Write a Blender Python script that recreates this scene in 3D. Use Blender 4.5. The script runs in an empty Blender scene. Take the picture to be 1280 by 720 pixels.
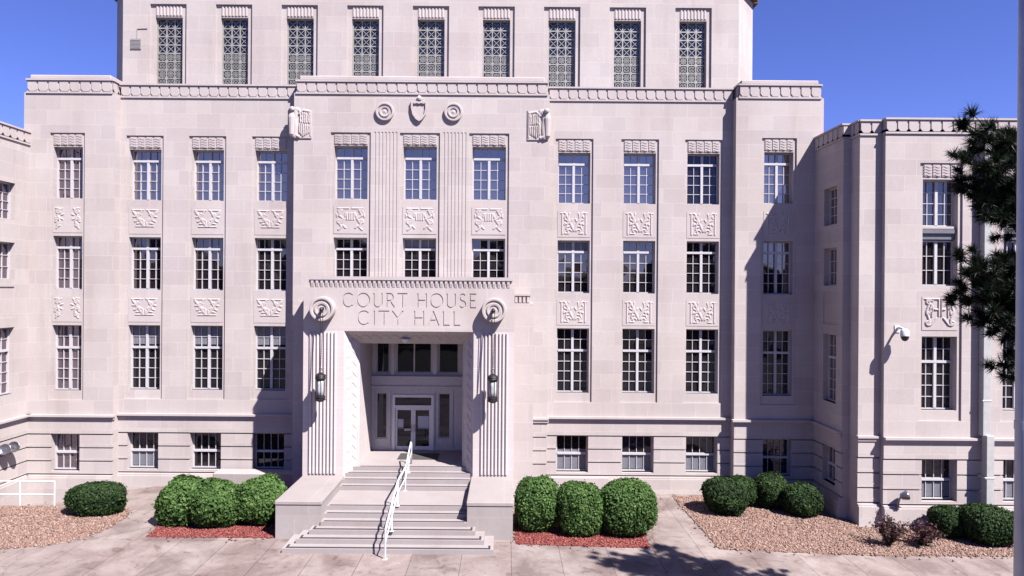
import bpy, bmesh, math, random
import numpy as np
from mathutils import Vector, Matrix
R = math.radians
rnd = random.Random(7)
SC = bpy.context.scene
COL = SC.collection

# ------------------------------------------------------------------ helpers
def link(o, parent=None):
    COL.objects.link(o)
    if parent is not None:
        o.parent = parent
    return o

def mesh_obj(name, bm, mat, parent=None, loc=None, rz=0.0, smooth=False):
    me = bpy.data.meshes.new(name)
    bm.to_mesh(me); bm.free()
    for m in (mat if isinstance(mat, (list, tuple)) else [mat]):
        me.materials.append(m)
    if smooth:
        me.polygons.foreach_set('use_smooth', [True] * len(me.polygons))
    o = bpy.data.objects.new(name, me)
    link(o, parent)
    if loc is not None: o.location = loc
    o.rotation_euler = (0, 0, rz)
    return o

def tag(o, label=None, cat=None, group=None, kind=None):
    if label: o['label'] = label
    if cat: o['category'] = cat
    if group: o['group'] = group
    if kind: o['kind'] = kind
    return o

def empty(name, loc, label, cat, group=None, rz=0.0):
    o = bpy.data.objects.new(name, None)
    o.empty_display_size = 0.3
    link(o); o.location = loc; o.rotation_euler = (0, 0, rz)
    return tag(o, label, cat, group)

def BM(): return bmesh.new()

def box(bm, x0, x1, y0, y1, z0, z1, mi=0):
    v = [bm.verts.new(p) for p in ((x0,y0,z0),(x1,y0,z0),(x1,y1,z0),(x0,y1,z0),
                                   (x0,y0,z1),(x1,y0,z1),(x1,y1,z1),(x0,y1,z1))]
    for f in ((0,3,2,1),(4,5,6,7),(0,1,5,4),(1,2,6,5),(2,3,7,6),(3,0,4,7)):
        fc = bm.faces.new([v[i] for i in f]); fc.material_index = mi

def bevel_all(bm, w, seg=1):
    bmesh.ops.bevel(bm, geom=list(bm.edges), offset=w, segments=seg, affect='EDGES', profile=0.5)

def prism(bm, pts, fn, a, b):
    """extrude a 2D polygon; fn(p, t) -> xyz, t runs a..b"""
    lo = [bm.verts.new(fn(p, a)) for p in pts]
    hi = [bm.verts.new(fn(p, b)) for p in pts]
    n = len(pts)
    bm.faces.new(lo[::-1]); bm.faces.new(hi)
    for i in range(n):
        bm.faces.new((lo[i], lo[(i+1) % n], hi[(i+1) % n], hi[i]))

def tube(bm, pts, r, n=8, cap=True):
    pts = [Vector(p) for p in pts]
    rs = r if isinstance(r, (list, tuple)) else [r] * len(pts)
    rings = []
    for i, p in enumerate(pts):
        d = (pts[min(i+1, len(pts)-1)] - pts[max(i-1, 0)]).normalized()
        up = Vector((0, 0, 1)) if abs(d.z) < .9 else Vector((1, 0, 0))
        a = d.cross(up).normalized(); b = d.cross(a).normalized()
        rings.append([bm.verts.new(p + float(rs[i]) * (math.cos(t) * a + math.sin(t) * b))
                      for t in (2 * math.pi * k / n for k in range(n))])
    for q, w in zip(rings, rings[1:]):
        for k in range(n):
            bm.faces.new((q[k], q[(k+1) % n], w[(k+1) % n], w[k]))
    if cap:
        bm.faces.new(rings[0][::-1]); bm.faces.new(rings[-1])

def lathe(bm, prof, n=24, M=None):
    M = M or Matrix()
    rings = [[bm.verts.new(M @ Vector((r * math.cos(2*math.pi*k/n), r * math.sin(2*math.pi*k/n), z)))
              for k in range(n)] for r, z in prof]
    for q, w in zip(rings, rings[1:]):
        for k in range(n):
            bm.faces.new((q[k], q[(k+1) % n], w[(k+1) % n], w[k]))
    bm.faces.new(rings[0][::-1]); bm.faces.new(rings[-1])

def relief(bm, xr, zr, rects, fn, edge=0.6):
    """a wall as a stepped height field: rects (x0,x1,z0,z1,depth|None), later ones win; fn(x,z,d)->xyz"""
    rd = lambda v: round(v, 4)
    xs = sorted({rd(v) for v in xr} | {rd(v) for r in rects for v in r[:2] if xr[0] < v < xr[1]})
    zs = sorted({rd(v) for v in zr} | {rd(v) for r in rects for v in r[2:4] if zr[0] < v < zr[1]})
    nx, nz = len(xs)-1, len(zs)-1
    D = [[0.0]*nz for _ in range(nx)]
    cx = np.array([(xs[i]+xs[i+1])/2 for i in range(nx)]); cz = np.array([(zs[j]+zs[j+1])/2 for j in range(nz)])
    for x0, x1, z0, z1, d in rects:
        for i in np.nonzero((cx > x0) & (cx < x1))[0]:
            for j in np.nonzero((cz > z0) & (cz < z1))[0]:
                D[i][j] = d
    cache = {}
    def V(x, z, d):
        k = (x, z, rd(d))
        if k not in cache: cache[k] = bm.verts.new(fn(x, z, d))
        return cache[k]
    def quad(*q):
        q = list(dict.fromkeys(q))
        if len(q) > 2:
            try: bm.faces.new(q)
            except ValueError: pass
    for i in range(nx):
        for j in range(nz):
            d = D[i][j]
            if d is None: continue
            quad(V(xs[i],zs[j],d), V(xs[i+1],zs[j],d), V(xs[i+1],zs[j+1],d), V(xs[i],zs[j+1],d))
    for i in range(nx+1):
        for j in range(nz):
            a = D[i-1][j] if i > 0 else None
            b = D[i][j] if i < nx else None
            if a is None and b is None: continue
            a = edge if a is None else a; b = edge if b is None else b
            if abs(a-b) > 1e-5:
                quad(V(xs[i],zs[j],a), V(xs[i],zs[j],b), V(xs[i],zs[j+1],b), V(xs[i],zs[j+1],a))
    for i in range(nx):
        for j in range(nz+1):
            a = D[i][j-1] if j > 0 else None
            b = D[i][j] if j < nz else None
            if a is None and b is None: continue
            a = edge if a is None else a; b = edge if b is None else b
            if abs(a-b) > 1e-5:
                quad(V(xs[i],zs[j],a), V(xs[i+1],zs[j],a), V(xs[i+1],zs[j],b), V(xs[i],zs[j],b))
    bmesh.ops.recalc_face_normals(bm, faces=bm.faces[:])

def arr_mesh(name, verts, faces, mat, tone=None, parent=None, loc=(0,0,0), smooth=False):
    """fast mesh from numpy arrays (all faces the same size); tone = one value per face"""
    verts = np.asarray(verts, dtype=np.float32); faces = np.asarray(faces, dtype=np.int32)
    me = bpy.data.meshes.new(name)
    k = faces.shape[1]
    me.vertices.add(len(verts)); me.vertices.foreach_set('co', verts.ravel())
    me.loops.add(faces.size); me.loops.foreach_set('vertex_index', faces.ravel())
    me.polygons.add(len(faces)); me.polygons.foreach_set('loop_start', np.arange(0, faces.size, k, dtype=np.int32))
    if smooth: me.polygons.foreach_set('use_smooth', np.ones(len(faces), dtype=bool))
    me.update(calc_edges=True)
    if tone is not None:
        at = me.attributes.new('tone', 'FLOAT', 'FACE'); at.data.foreach_set('value', np.asarray(tone, dtype=np.float32))
    me.materials.append(mat)
    o = bpy.data.objects.new(name, me); link(o, parent); o.location = loc
    return o

# ------------------------------------------------------------------ materials
def new_mat(name):
    m = bpy.data.materials.new(name); m.use_nodes = True
    nt = m.node_tree; b = nt.nodes['Principled BSDF']
    return m, nt, b

def N(nt, t, **kw):
    n = nt.nodes.new(t)
    for k, v in kw.items():
        if k in n.inputs: n.inputs[k].default_value = v
        else: setattr(n, k, v)
    return n

def plain(name, col, rough=0.6, metal=0.0, var=0.06, scale=6.0):
    m, nt, b = new_mat(name)
    b.inputs['Roughness'].default_value = rough; b.inputs['Metallic'].default_value = metal
    nz = N(nt, 'ShaderNodeTexNoise', Scale=scale, Detail=4.0)
    tc = N(nt, 'ShaderNodeNewGeometry')
    nt.links.new(tc.outputs['Position'], nz.inputs['Vector'])
    rp = N(nt, 'ShaderNodeValToRGB')
    rp.color_ramp.elements[0].color = (*[c*(1-var*2) for c in col], 1); rp.color_ramp.elements[0].position = .3
    rp.color_ramp.elements[1].color = (*[min(1, c*(1+var)) for c in col], 1); rp.color_ramp.elements[1].position = .7
    nt.links.new(nz.outputs['Fac'], rp.inputs['Fac']); nt.links.new(rp.outputs['Color'], b.inputs['Base Color'])
    return m

def mixc(nt, a, b, fac, mode='MIX'):
    n = nt.nodes.new('ShaderNodeMix'); n.data_type = 'RGBA'; n.blend_type = mode
    def put(sock, v):
        if isinstance(v, (tuple, list)): sock.default_value = (*v[:3], 1)
        elif isinstance(v, (int, float)): sock.default_value = v
        else: nt.links.new(v, sock)
    put(n.inputs[0], fac); put(n.inputs[6], a); put(n.inputs[7], b)
    return n.outputs[2]

def ramp(nt, src, stops):
    r = nt.nodes.new('ShaderNodeValToRGB')
    e = r.color_ramp.elements
    while len(e) < len(stops): e.new(.5)
    for el, (p, c) in zip(e, stops):
        el.position = p; el.color = (*c, 1) if len(c) == 3 else c
    nt.links.new(src, r.inputs['Fac'])
    return r.outputs['Color']

STONE = (.318, .283, .277)
def stone(name, block=(1.05, .63), contrast=1.0, base=STONE):
    m, nt, b = new_mat(name)
    b.inputs['Roughness'].default_value = .85
    b.inputs['Specular IOR Level'].default_value = .25
    g = nt.nodes.new('ShaderNodeNewGeometry')
    sp = nt.nodes.new('ShaderNodeSeparateXYZ'); nt.links.new(g.outputs['Position'], sp.inputs[0])
    sn = nt.nodes.new('ShaderNodeSeparateXYZ'); nt.links.new(g.outputs['True Normal'], sn.inputs[0])
    ab = N(nt, 'ShaderNodeMath', operation='ABSOLUTE'); nt.links.new(sn.outputs['X'], ab.inputs[0])
    gt = N(nt, 'ShaderNodeMath', operation='GREATER_THAN'); nt.links.new(ab.outputs[0], gt.inputs[0]); gt.inputs[1].default_value = .75
    mx = nt.nodes.new('ShaderNodeMix'); mx.data_type = 'FLOAT'
    nt.links.new(gt.outputs[0], mx.inputs[0]); nt.links.new(sp.outputs['X'], mx.inputs[2]); nt.links.new(sp.outputs['Y'], mx.inputs[3])
    cb = nt.nodes.new('ShaderNodeCombineXYZ'); nt.links.new(mx.outputs[0], cb.inputs[0]); nt.links.new(sp.outputs['Z'], cb.inputs[1])
    n1 = N(nt, 'ShaderNodeTexNoise', Scale=.35, Detail=5.0, Roughness=.6); nt.links.new(g.outputs['Position'], n1.inputs['Vector'])
    n2 = N(nt, 'ShaderNodeTexNoise', Scale=9.0, Detail=6.0, Roughness=.65); nt.links.new(g.outputs['Position'], n2.inputs['Vector'])
    c = base
    if block:
        br = nt.nodes.new('ShaderNodeTexBrick')
        br.offset = .43; br.offset_frequency = 2; br.squash = 1.25; br.squash_frequency = 3
        br.inputs['Scale'].default_value = 1.0
        br.inputs['Brick Width'].default_value = block[0]; br.inputs['Row Height'].default_value = block[1]
        br.inputs['Mortar Size'].default_value = .011; br.inputs['Mortar Smooth'].default_value = .3
        k = .060 * contrast
        br.inputs['Color1'].default_value = (c[0]*(1-k), c[1]*(1-k), c[2]*(1-k*1.0), 1)
        br.inputs['Color2'].default_value = (c[0]*(1+k), c[1]*(1+k*1.15), c[2]*(1+k*.8), 1)
        br.inputs['Mortar'].default_value = (c[0]*1.16, c[1]*1.16, c[2]*1.16, 1)
        nt.links.new(cb.outputs[0], br.inputs['Vector'])
        col = br.outputs['Color']
    else:
        col = mixc(nt, c, [v*1.02 for v in c], .5)
    s1 = ramp(nt, n1.outputs['Fac'], [(.32, (.93, .905, .90)), (.68, (1.03, 1.03, 1.04))])
    s2 = ramp(nt, n2.outputs['Fac'], [(.3, (.95, .945, .94)), (.7, (1.02, 1.02, 1.02))])
    # vertical rain streaks
    mp = N(nt, 'ShaderNodeMapping'); mp.inputs['Scale'].default_value = (1.1, 1.1, .13)
    nt.links.new(g.outputs['Position'], mp.inputs['Vector'])
    n3 = N(nt, 'ShaderNodeTexNoise', Scale=1.0, Detail=4.0, Roughness=.55); nt.links.new(mp.outputs[0], n3.inputs['Vector'])
    s3 = ramp(nt, n3.outputs['Fac'], [(.28, (.915, .895, .88)), (.42, (.985, .98, .975)), (.6, (1.012, 1.012, 1.012))])
    col = mixc(nt, col, s1, 1.0, 'MULTIPLY'); col = mixc(nt, col, s2, 1.0, 'MULTIPLY'); col = mixc(nt, col, s3, 1.0, 'MULTIPLY')
    nt.links.new(col, b.inputs['Base Color'])
    bp = N(nt, 'ShaderNodeBump', Strength=.12, Distance=.02); nt.links.new(n2.outputs['Fac'], bp.inputs['Height'])
    nt.links.new(bp.outputs[0], b.inputs['Normal'])
    return m

def glass(name, tint=(.028,.021,.026), refl=.30, gcol=(1.0,.80,.64)):
    m, nt, b = new_mat(name)
    nt.nodes.remove(b)
    out = nt.nodes['Material Output']
    d = N(nt, 'ShaderNodeBsdfDiffuse'); d.inputs['Color'].default_value = (*tint, 1)
    gl = N(nt, 'ShaderNodeBsdfGlossy', Roughness=.025); gl.inputs['Color'].default_value = (*gcol, 1)
    lw = N(nt, 'ShaderNodeFresnel', IOR=1.5)
    ad = N(nt, 'ShaderNodeMath', operation='ADD'); nt.links.new(lw.outputs[0], ad.inputs[0]); ad.inputs[1].default_value = refl
    ad.use_clamp = True
    g = nt.nodes.new('ShaderNodeNewGeometry')
    nz = N(nt, 'ShaderNodeTexNoise', Scale=1.1, Detail=1.0); nt.links.new(g.outputs['Position'], nz.inputs['Vector'])
    bp = N(nt, 'ShaderNodeBump', Strength=.06, Distance=.05); nt.links.new(nz.outputs['Fac'], bp.inputs['Height'])
    nt.links.new(bp.outputs[0], gl.inputs['Normal'])
    mx = nt.nodes.new('ShaderNodeMixShader')
    nt.links.new(ad.outputs[0], mx.inputs[0]); nt.links.new(d.outputs[0], mx.inputs[1]); nt.links.new(gl.outputs[0], mx.inputs[2])
    nt.links.new(mx.outputs[0], out.inputs['Surface'])
    return m

def leafmat(name, stops, rough=.55, trans=.25):
    m, nt, b = new_mat(name)
    at = N(nt, 'ShaderNodeAttribute', attribute_name='tone')
    col = ramp(nt, at.outputs['Fac'], stops)
    nt.links.new(col, b.inputs['Base Color'])
    b.inputs['Roughness'].default_value = rough; b.inputs['Specular IOR Level'].default_value = .15
    if trans:
        t = N(nt, 'ShaderNodeBsdfTranslucent'); nt.links.new(col, t.inputs['Color'])
        mx = nt.nodes.new('ShaderNodeMixShader'); mx.inputs[0].default_value = trans
        out = nt.nodes['Material Output']
        nt.links.new(b.outputs[0], mx.inputs[1]); nt.links.new(t.outputs[0], mx.inputs[2]); nt.links.new(mx.outputs[0], out.inputs['Surface'])
    return m

M_WALL = stone('limestone_ashlar')
M_TRIM = stone('limestone_dressed', block=None)
M_TOWER = stone('limestone_tower', block=(1.3, .75), contrast=.7)
M_PORT = stone('limestone_portico', block=(1.7, .8), contrast=.6, base=(.330, .292, .286))
M_PIER = stone('limestone_pier', block=(1.7, .8), contrast=.4, base=(.385, .345, .345))
M_STEP = stone('granite_steps', block=None, base=(.228, .204, .204))
M_WHITE = plain('white_window_paint', (.345, .333, .350), .45, var=.03)
M_RAIL = plain('white_rail_paint', (0.457, 0.462, 0.479), .35, var=.02)
M_LATTICE = plain('weathered_bronze_lattice', (.235, .228, .215), .5, .2, var=.12)
M_BRONZE = plain('dark_bronze', (0.033, 0.029, 0.030), .45, .6, var=.2)
M_CHEEK = stone('weathered_cheek_stone', block=(1.7, .8), contrast=.5, base=(.236, .212, .208))
M_GRIP = plain('black_grip_strip', (0.017, 0.017, 0.019), .8)
M_GLASS = glass('window_glass', refl=.30)
M_GLASSL = glass('lower_window_glass', tint=(.010, .008, .0095), refl=.04, gcol=(.55, .53, .62))
M_GLASSD = glass('entrance_glass', tint=(.007,.006,.0065), refl=.02, gcol=(.50, .50, .62))
M_GLASSM = glass('upper_floor_glass', tint=(.012, .009, .0115), refl=.13, gcol=(.9, .78, .72))
M_GLASSB = glass('mauve_tinted_glass', tint=(.058, .041, .048), refl=.12, gcol=(.75, .66, .74))  # brownish-mauve tint in the pane colour
M_BLIND = plain('roller_blind', (0.111, 0.111, 0.131), .5, var=.05)
M_LAMPG = plain('lantern_glass', (0.306, 0.306, 0.323), .15, var=.1)
M_PAPER = plain('paper', (0.306, 0.311, 0.367), .7, var=.02)
M_TILE = plain('red_roof_tile', (.085, .038, .034), .7, var=.25)
M_MAT = plain('door_mat_rubber', (0.033, 0.030, 0.030), .9)
M_FRAME = plain('painted_entrance_frame', (.36, .33, .345), .5, var=.04)
M_METALBAND = plain('grey_metal_spandrel', (0.111, 0.111, 0.123), .5, .2)
M_GRILL = plain('vent_grey', (0.200, 0.184, 0.184), .6)
M_PIPE = plain('painted_downpipe', (0.290, 0.290, 0.284), .5, var=.05)
M_POLE = plain('grey_steel_pole', (.33, .335, .38), .4, .3, var=.06, scale=3)
M_CAMW = plain('white_plastic', (0.445, 0.445, 0.457), .35, var=.01)
M_BLACK = plain('black_plastic', (0.007, 0.007, 0.008), .2, var=.01)
M_STEEL = plain('spun_aluminium', (0.190, 0.184, 0.200), .3, .85, var=.05)
M_ROOF = plain('flat_roof_membrane', (0.139, 0.134, 0.134), .9)
M_BARK = plain('pine_bark', (0.039, 0.028, 0.025), .9, var=.3)

def pavement_mat():
    m, nt, b = new_mat('weathered_concrete')
    b.inputs['Roughness'].default_value = .9; b.inputs['Specular IOR Level'].default_value = .2
    g = nt.nodes.new('ShaderNodeNewGeometry')
    n1 = N(nt, 'ShaderNodeTexNoise', Scale=.55, Detail=7.0, Roughness=.62, Distortion=.4); nt.links.new(g.outputs['Position'], n1.inputs['Vector'])
    n2 = N(nt, 'ShaderNodeTexNoise', Scale=14.0, Detail=6.0, Roughness=.7); nt.links.new(g.outputs['Position'], n2.inputs['Vector'])
    n3 = N(nt, 'ShaderNodeTexNoise', Scale=1.7, Detail=4.0, Roughness=.6, Distortion=1.2); nt.links.new(g.outputs['Position'], n3.inputs['Vector'])
    c1 = ramp(nt, n1.outputs['Fac'], [(.40, (0.1288, 0.0998, 0.0943)), (.50, (0.1740, 0.1419, 0.1338)), (.64, (0.2192, 0.1868, 0.1760))])
    c2 = ramp(nt, n2.outputs['Fac'], [(.3, (.84, .83, .82)), (.7, (1.06, 1.06, 1.06))])
    c3 = ramp(nt, n3.outputs['Fac'], [(.30, (.66, .59, .56)), (.43, (.97, .96, .95)), (.60, (1, 1, 1)), (.72, (1.12, 1.13, 1.13))])
    col = mixc(nt, c1, c2, 1.0, 'MULTIPLY'); col = mixc(nt, col, c3, 1.0, 'MULTIPLY')
    br = nt.nodes.new('ShaderNodeTexBrick'); br.offset = 0; br.squash = 1
    br.inputs['Scale'].default_value = 1; br.inputs['Brick Width'].default_value = 1.62; br.inputs['Row Height'].default_value = 3.3
    br.inputs['Mortar Size'].default_value = .018; br.inputs['Mortar Smooth'].default_value = .4
    br.inputs['Color1'].default_value = (.93, .93, .93, 1); br.inputs['Color2'].default_value = (1.06, 1.04, 1.04, 1)
    br.inputs['Mortar'].default_value = (.60, .55, .54, 1)
    mp = N(nt, 'ShaderNodeMapping'); mp.inputs['Location'].default_value = (-.25, 6.72, 0)
    nt.links.new(g.outputs['Position'], mp.inputs['Vector'])
    # wobble so the joints are not ruler-straight
    nt.links.new(mp.outputs[0], br.inputs['Vector'])
    col = mixc(nt, col, br.outputs['Color'], 1.0, 'MULTIPLY')
    nd = N(nt, 'ShaderNodeTexNoise', Scale=1.3, Detail=5.0, Roughness=.6); nt.links.new(g.outputs['Position'], nd.inputs['Vector'])
    vm = N(nt, 'ShaderNodeVectorMath', operation='MULTIPLY_ADD'); nt.links.new(nd.outputs['Color'], vm.inputs[0]); vm.inputs[1].default_value = (.8, .8, 0); nt.links.new(g.outputs['Position'], vm.inputs[2])
    vc = N(nt, 'ShaderNodeTexVoronoi', Scale=.10, feature='DISTANCE_TO_EDGE'); nt.links.new(vm.outputs[0], vc.inputs['Vector'])
    col = mixc(nt, col, ramp(nt, vc.outputs['Distance'], [(0, (.80, .77, .76)), (.0014, (.84, .81, .80)), (.0024, (1, 1, 1))]), 1.0, 'MULTIPLY')
    nt.links.new(col, b.inputs['Base Color'])
    bp = N(nt, 'ShaderNodeBump', Strength=.25, Distance=.02); nt.links.new(n2.outputs['Fac'], bp.inputs['Height']); nt.links.new(bp.outputs[0], b.inputs['Normal'])
    return m
M_PAVE = pavement_mat()

def speckle(name, stops, scale, bump=.5):
    m, nt, b = new_mat(name)
    b.inputs['Roughness'].default_value = .9; b.inputs['Specular IOR Level'].default_value = .15
    g = nt.nodes.new('ShaderNodeNewGeometry')
    v = N(nt, 'ShaderNodeTexVoronoi', Scale=scale); nt.links.new(g.outputs['Position'], v.inputs['Vector'])
    sp = nt.nodes.new('ShaderNodeSeparateColor'); nt.links.new(v.outputs['Color'], sp.inputs[0])
    nt.links.new(ramp(nt, sp.outputs[0], stops), b.inputs['Base Color'])
    bp = N(nt, 'ShaderNodeBump', Strength=bump, Distance=.03); nt.links.new(v.outputs['Distance'], bp.inputs['Height']); nt.links.new(bp.outputs[0], b.inputs['Normal'])
    return m
GRAV = [(0, (0.0723, 0.0423, 0.0326)), (.22, (0.1391, 0.0845, 0.0653)), (.5, (0.2004, 0.1342, 0.1079)), (.72, (0.1725, 0.0994, 0.0778)), (.9, (0.2672, 0.1988, 0.1756)), (1, (0.0891, 0.0596, 0.0552))]
M_GRAVEL = speckle('pea_gravel_bed', GRAV, 14)
M_PEBBLE = leafmat('pebbles', GRAV, .8, 0)
M_MULCH = speckle('red_mulch_bed', [(0, (0.0694, 0.0182, 0.0167)), (.5, (0.1458, 0.0376, 0.0335)), (1, (0.2083, 0.0668, 0.0569))], 18)
M_CHIP = leafmat('mulch_chips', [(0, (0.0764, 0.0194, 0.0174)), (.5, (0.1528, 0.0395, 0.0348)), (1, (0.2292, 0.0790, 0.0670))], .9, 0)
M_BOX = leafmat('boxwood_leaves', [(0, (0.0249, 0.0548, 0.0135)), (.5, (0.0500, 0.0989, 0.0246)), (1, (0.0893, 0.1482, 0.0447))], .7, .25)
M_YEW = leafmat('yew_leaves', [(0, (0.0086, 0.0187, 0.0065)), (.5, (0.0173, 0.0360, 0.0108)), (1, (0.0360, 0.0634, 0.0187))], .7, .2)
M_BARB = leafmat('barberry_leaves', [(0, (0.0158, 0.0324, 0.0115)), (.35, (0.0360, 0.0396, 0.0216)), (.55, (0.0612, 0.0252, 0.0288)), (1, (0.1080, 0.0540, 0.0576))], .6, .25)
M_NEEDLE = leafmat('pine_needles', [(0, (.0035, .0065, .0038)), (.6, (.0085, .0150, .0080)), (.92, (.020, .031, .015)), (1, (.045, .028, .016))], .5, .2)
M_WOOD = plain('distant_foliage', (0.012, 0.019, 0.010), .9, var=.5, scale=1.2)
M_GRASS = plain('lawn', (0.028, 0.029, 0.020), .95, var=.3, scale=2)
M_ASPH = plain('asphalt', (0.033, 0.033, 0.035), .9, var=.15, scale=3)

# ------------------------------------------------------------------ the courthouse
B = empty('courthouse', (0, 0, 0), 'pale limestone courthouse with tall white windows, carved portico and set-back tower', 'building')
def part(name, bm, mat, parent=B, loc=None, rz=0.0, smooth=False): return mesh_obj(name, bm, mat, parent, loc, rz, smooth)

def front(y):   return (lambda h, z, d: (h, y + d, z)), (lambda h, z, d: (h, y + d, z), 0.0)
def mapper(kind, c):
    if kind == 'front': return (lambda h, z, d: (h, c + d, z)), 0.0
    if kind == 'left':  return (lambda h, z, d: (c + d, h, z)), -math.pi/2     # wall that looks towards -x
    if kind == 'right': return (lambda h, z, d: (c - d, h, z)), math.pi/2      # wall that looks towards +x

# window units ------------------------------------------------------
_win = {}
def window_meshes(w, h, lo, hi, leaves, cols, variant):
    key = (round(w,2), round(h,2), lo, hi, leaves, cols, variant)
    if key in _win: return _win[key]
    rg = random.Random(hash(key) % 9999)
    f = BM(); p = BM()
    fw, mw, tw, mu =   .055, .108 if leaves == 2 else 0, .095, .025
    box(f, -w/2, -w/2+fw, -.02, .09, 0, h); box(f, w/2-fw, w/2, -.02, .09, 0, h)
    box(f, -w/2+fw, w/2-fw, -.021, .09, 0, fw); box(f, -w/2+fw, w/2-fw, -.021, .09, h-fw, h)
    zt = h * (lo / (lo + hi) - .015 if hi else 1)
    if hi: box(f, -w/2+fw, w/2-fw, -.045, .085, zt-tw/2, zt+tw/2)
    if leaves == 2: box(f, -mw/2, mw/2, -.034, .084, fw, h-fw)
    segs = [(-w/2+fw, -mw/2), (mw/2, w/2-fw)] if leaves == 2 else [(-w/2+fw, w/2-fw)]
    bands = [(fw, zt-tw/2, lo), (zt+tw/2, h-fw, hi)] if hi else [(fw, h-fw, lo)]
    for x0, x1 in segs:
        for k in range(1, cols):
            x = x0 + (x1-x0)*k/cols
            for z0, z1, r in bands: box(f, x-mu/2, x+mu/2, 0, .07, z0, z1)
        for z0, z1, r in bands:
            for k in range(1, r):
                z = z0 + (z1-z0)*k/r
                box(f, x0, x1, .004, .066, z-mu/2, z+mu/2)
            for i in range(cols):
                for j in range(r):
                    a, b2 = x0+(x1-x0)*i/cols, x0+(x1-x0)*(i+1)/cols
                    c, d = z0+(z1-z0)*j/r, z0+(z1-z0)*(j+1)/r
                    tx, tz = rg.gauss(0, .0035), rg.gauss(0, .0035)
                    cx, cz = (a+b2)/2, (c+d)/2
                    p.faces.new([p.verts.new((x, .05 + (x-cx)*tx + (z-cz)*tz, z)) for x, z in ((a,c),(b2,c),(b2,d),(a,d))])
    mf = bpy.data.meshes.new('window'); f.to_mesh(mf); f.free(); mf.materials.append(M_WHITE)
    mp = bpy.data.meshes.new('pane'); p.to_mesh(mp); p.free()
    _win[key] = (mf, mp, zt, fw)
    return _win[key]

def window(hc, z0, w, h, lo, hi, mp, depth, leaves=2, cols=2, gmat=None, blind=None, sill=True, variant=0):
    fn, rz = mp
    mf, mg, zt, fw = window_meshes(w, h, lo, hi, leaves, cols, variant)
    o = bpy.data.objects.new('window', mf); link(o, B); o.location = fn(hc, z0, depth); o.rotation_euler = (0, 0, rz)
    gm = gmat or M_GLASS
    if not mg.materials: mg.materials.append(gm)
    p = bpy.data.objects.new('pane', mg); link(p, o)
    if mg.materials[0] is not gm:
        p.material_slots[0].link = 'OBJECT'; p.material_slots[0].material = gm
    if sill:
        s = BM(); box(s, -w/2-.03, w/2+.03, -.20, .1, -.09, 0); part('sill', s, M_TRIM, o)
    if blind:
        z1, z2 = blind
        s = BM()
        segs = [(-w/2+fw, -.0575), (.0575, w/2-fw)] if leaves == 2 else [(-w/2+fw, w/2-fw)]
        n = 8
        for x0, x1 in segs:
            for k in range(n):
                a, b2 = x0+(x1-x0)*k/n, x0+(x1-x0)*(k+1)/n
                off = .034 + .008 * (k % 2)
                off2 = .034 + .008 * ((k+1) % 2)
                s.faces.new([s.verts.new(v) for v in ((a, off, z1*h), (b2, off2, z1*h), (b2, off2, z2*h), (a, off, z2*h))])
        part('blind', s, M_BLIND, o)
    return o

# carved panels -----------------------------------------------------
def strokes_field(strokes, n, mirror=True, hgt=1.0):
    u, v = np.meshgrid(np.linspace(0, 1, n+1), np.linspace(0, 1, n+1), indexing='ij')
    H = np.zeros_like(u)
    um = np.minimum(u, 1-u) if mirror else u
    for pts, r in strokes:
        for (ax, ay), (bx, by) in zip(pts, pts[1:]):
            dx, dy = bx-ax, by-ay; L = dx*dx+dy*dy+1e-9
            t = np.clip(((um-ax)*dx+(v-ay)*dy)/L, 0, 1)
            d = np.hypot(um-ax-t*dx, v-ay-t*dy)
            H = np.maximum(H, np.sqrt(np.clip(1-(d/r)**2, 0, 1)))
    return H*hgt

def curl(cx, cy, r, a0, turns, n=14, shrink=.75):
    return [(cx + r*(1-shrink*k/n)*math.cos(a0+turns*2*math.pi*k/n), cy + r*(1-shrink*k/n)*math.sin(a0+turns*2*math.pi*k/n)) for k in range(n+1)]

def leaf(x, y, a, l, r): return ([(x, y), (x+l*math.cos(a), y+l*math.sin(a))], r)

DES = {}
DES['crossed'] = [([(.10,.90),(.46,.90)], .018), ([(.14,.84),(.46,.30)], .045), ([(.22,.28),(.5,.28)], .02),
    ([(.40,.88),(.26,.55)], .03), leaf(.18,.76,2.4,.05,.035), leaf(.22,.66,3.4,.07,.035), leaf(.30,.58,-.4,.08,.035),
    leaf(.25,.50,3.6,.06,.035), leaf(.36,.48,.7,.08,.03), leaf(.33,.40,3.3,.07,.03), leaf(.46,.36,1.57,.12,.035), (curl(.30,.72,.06,0,1.2), .022)]
DES['scrolls'] = [(curl(.20,.78,.10,1,1.4), .026), (curl(.17,.52,.09,-2,-1.3), .026), (curl(.20,.28,.08,1,1.2), .026),
    ([(.30,.90),(.16,.66),(.24,.42),(.13,.16)], .03), leaf(.29,.66,.3,.07,.03), leaf(.28,.52,-.5,.06,.03), leaf(.10,.90,.2,.1,.025), leaf(.12,.40,3.0,.04,.03)]
DES['banded'] = [([(.14,.88),(.14,.12)], .026), ([(.10,.90),(.24,.92)], .022), ([(.25,.88),(.5,.24)], .04), ([(.36,.90),(.27,.30)], .022),
    leaf(.30,.62,2.6,.08,.035), leaf(.33,.52,3.4,.09,.035), leaf(.42,.60,1.2,.08,.03), leaf(.36,.40,3.3,.08,.03), (curl(.34,.22,.09,0,.6), .024), leaf(.22,.14,0,.12,.02),
    leaf(.21,.72,1.4,.08,.025), leaf(.21,.46,1.4,.08,.025)]
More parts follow.
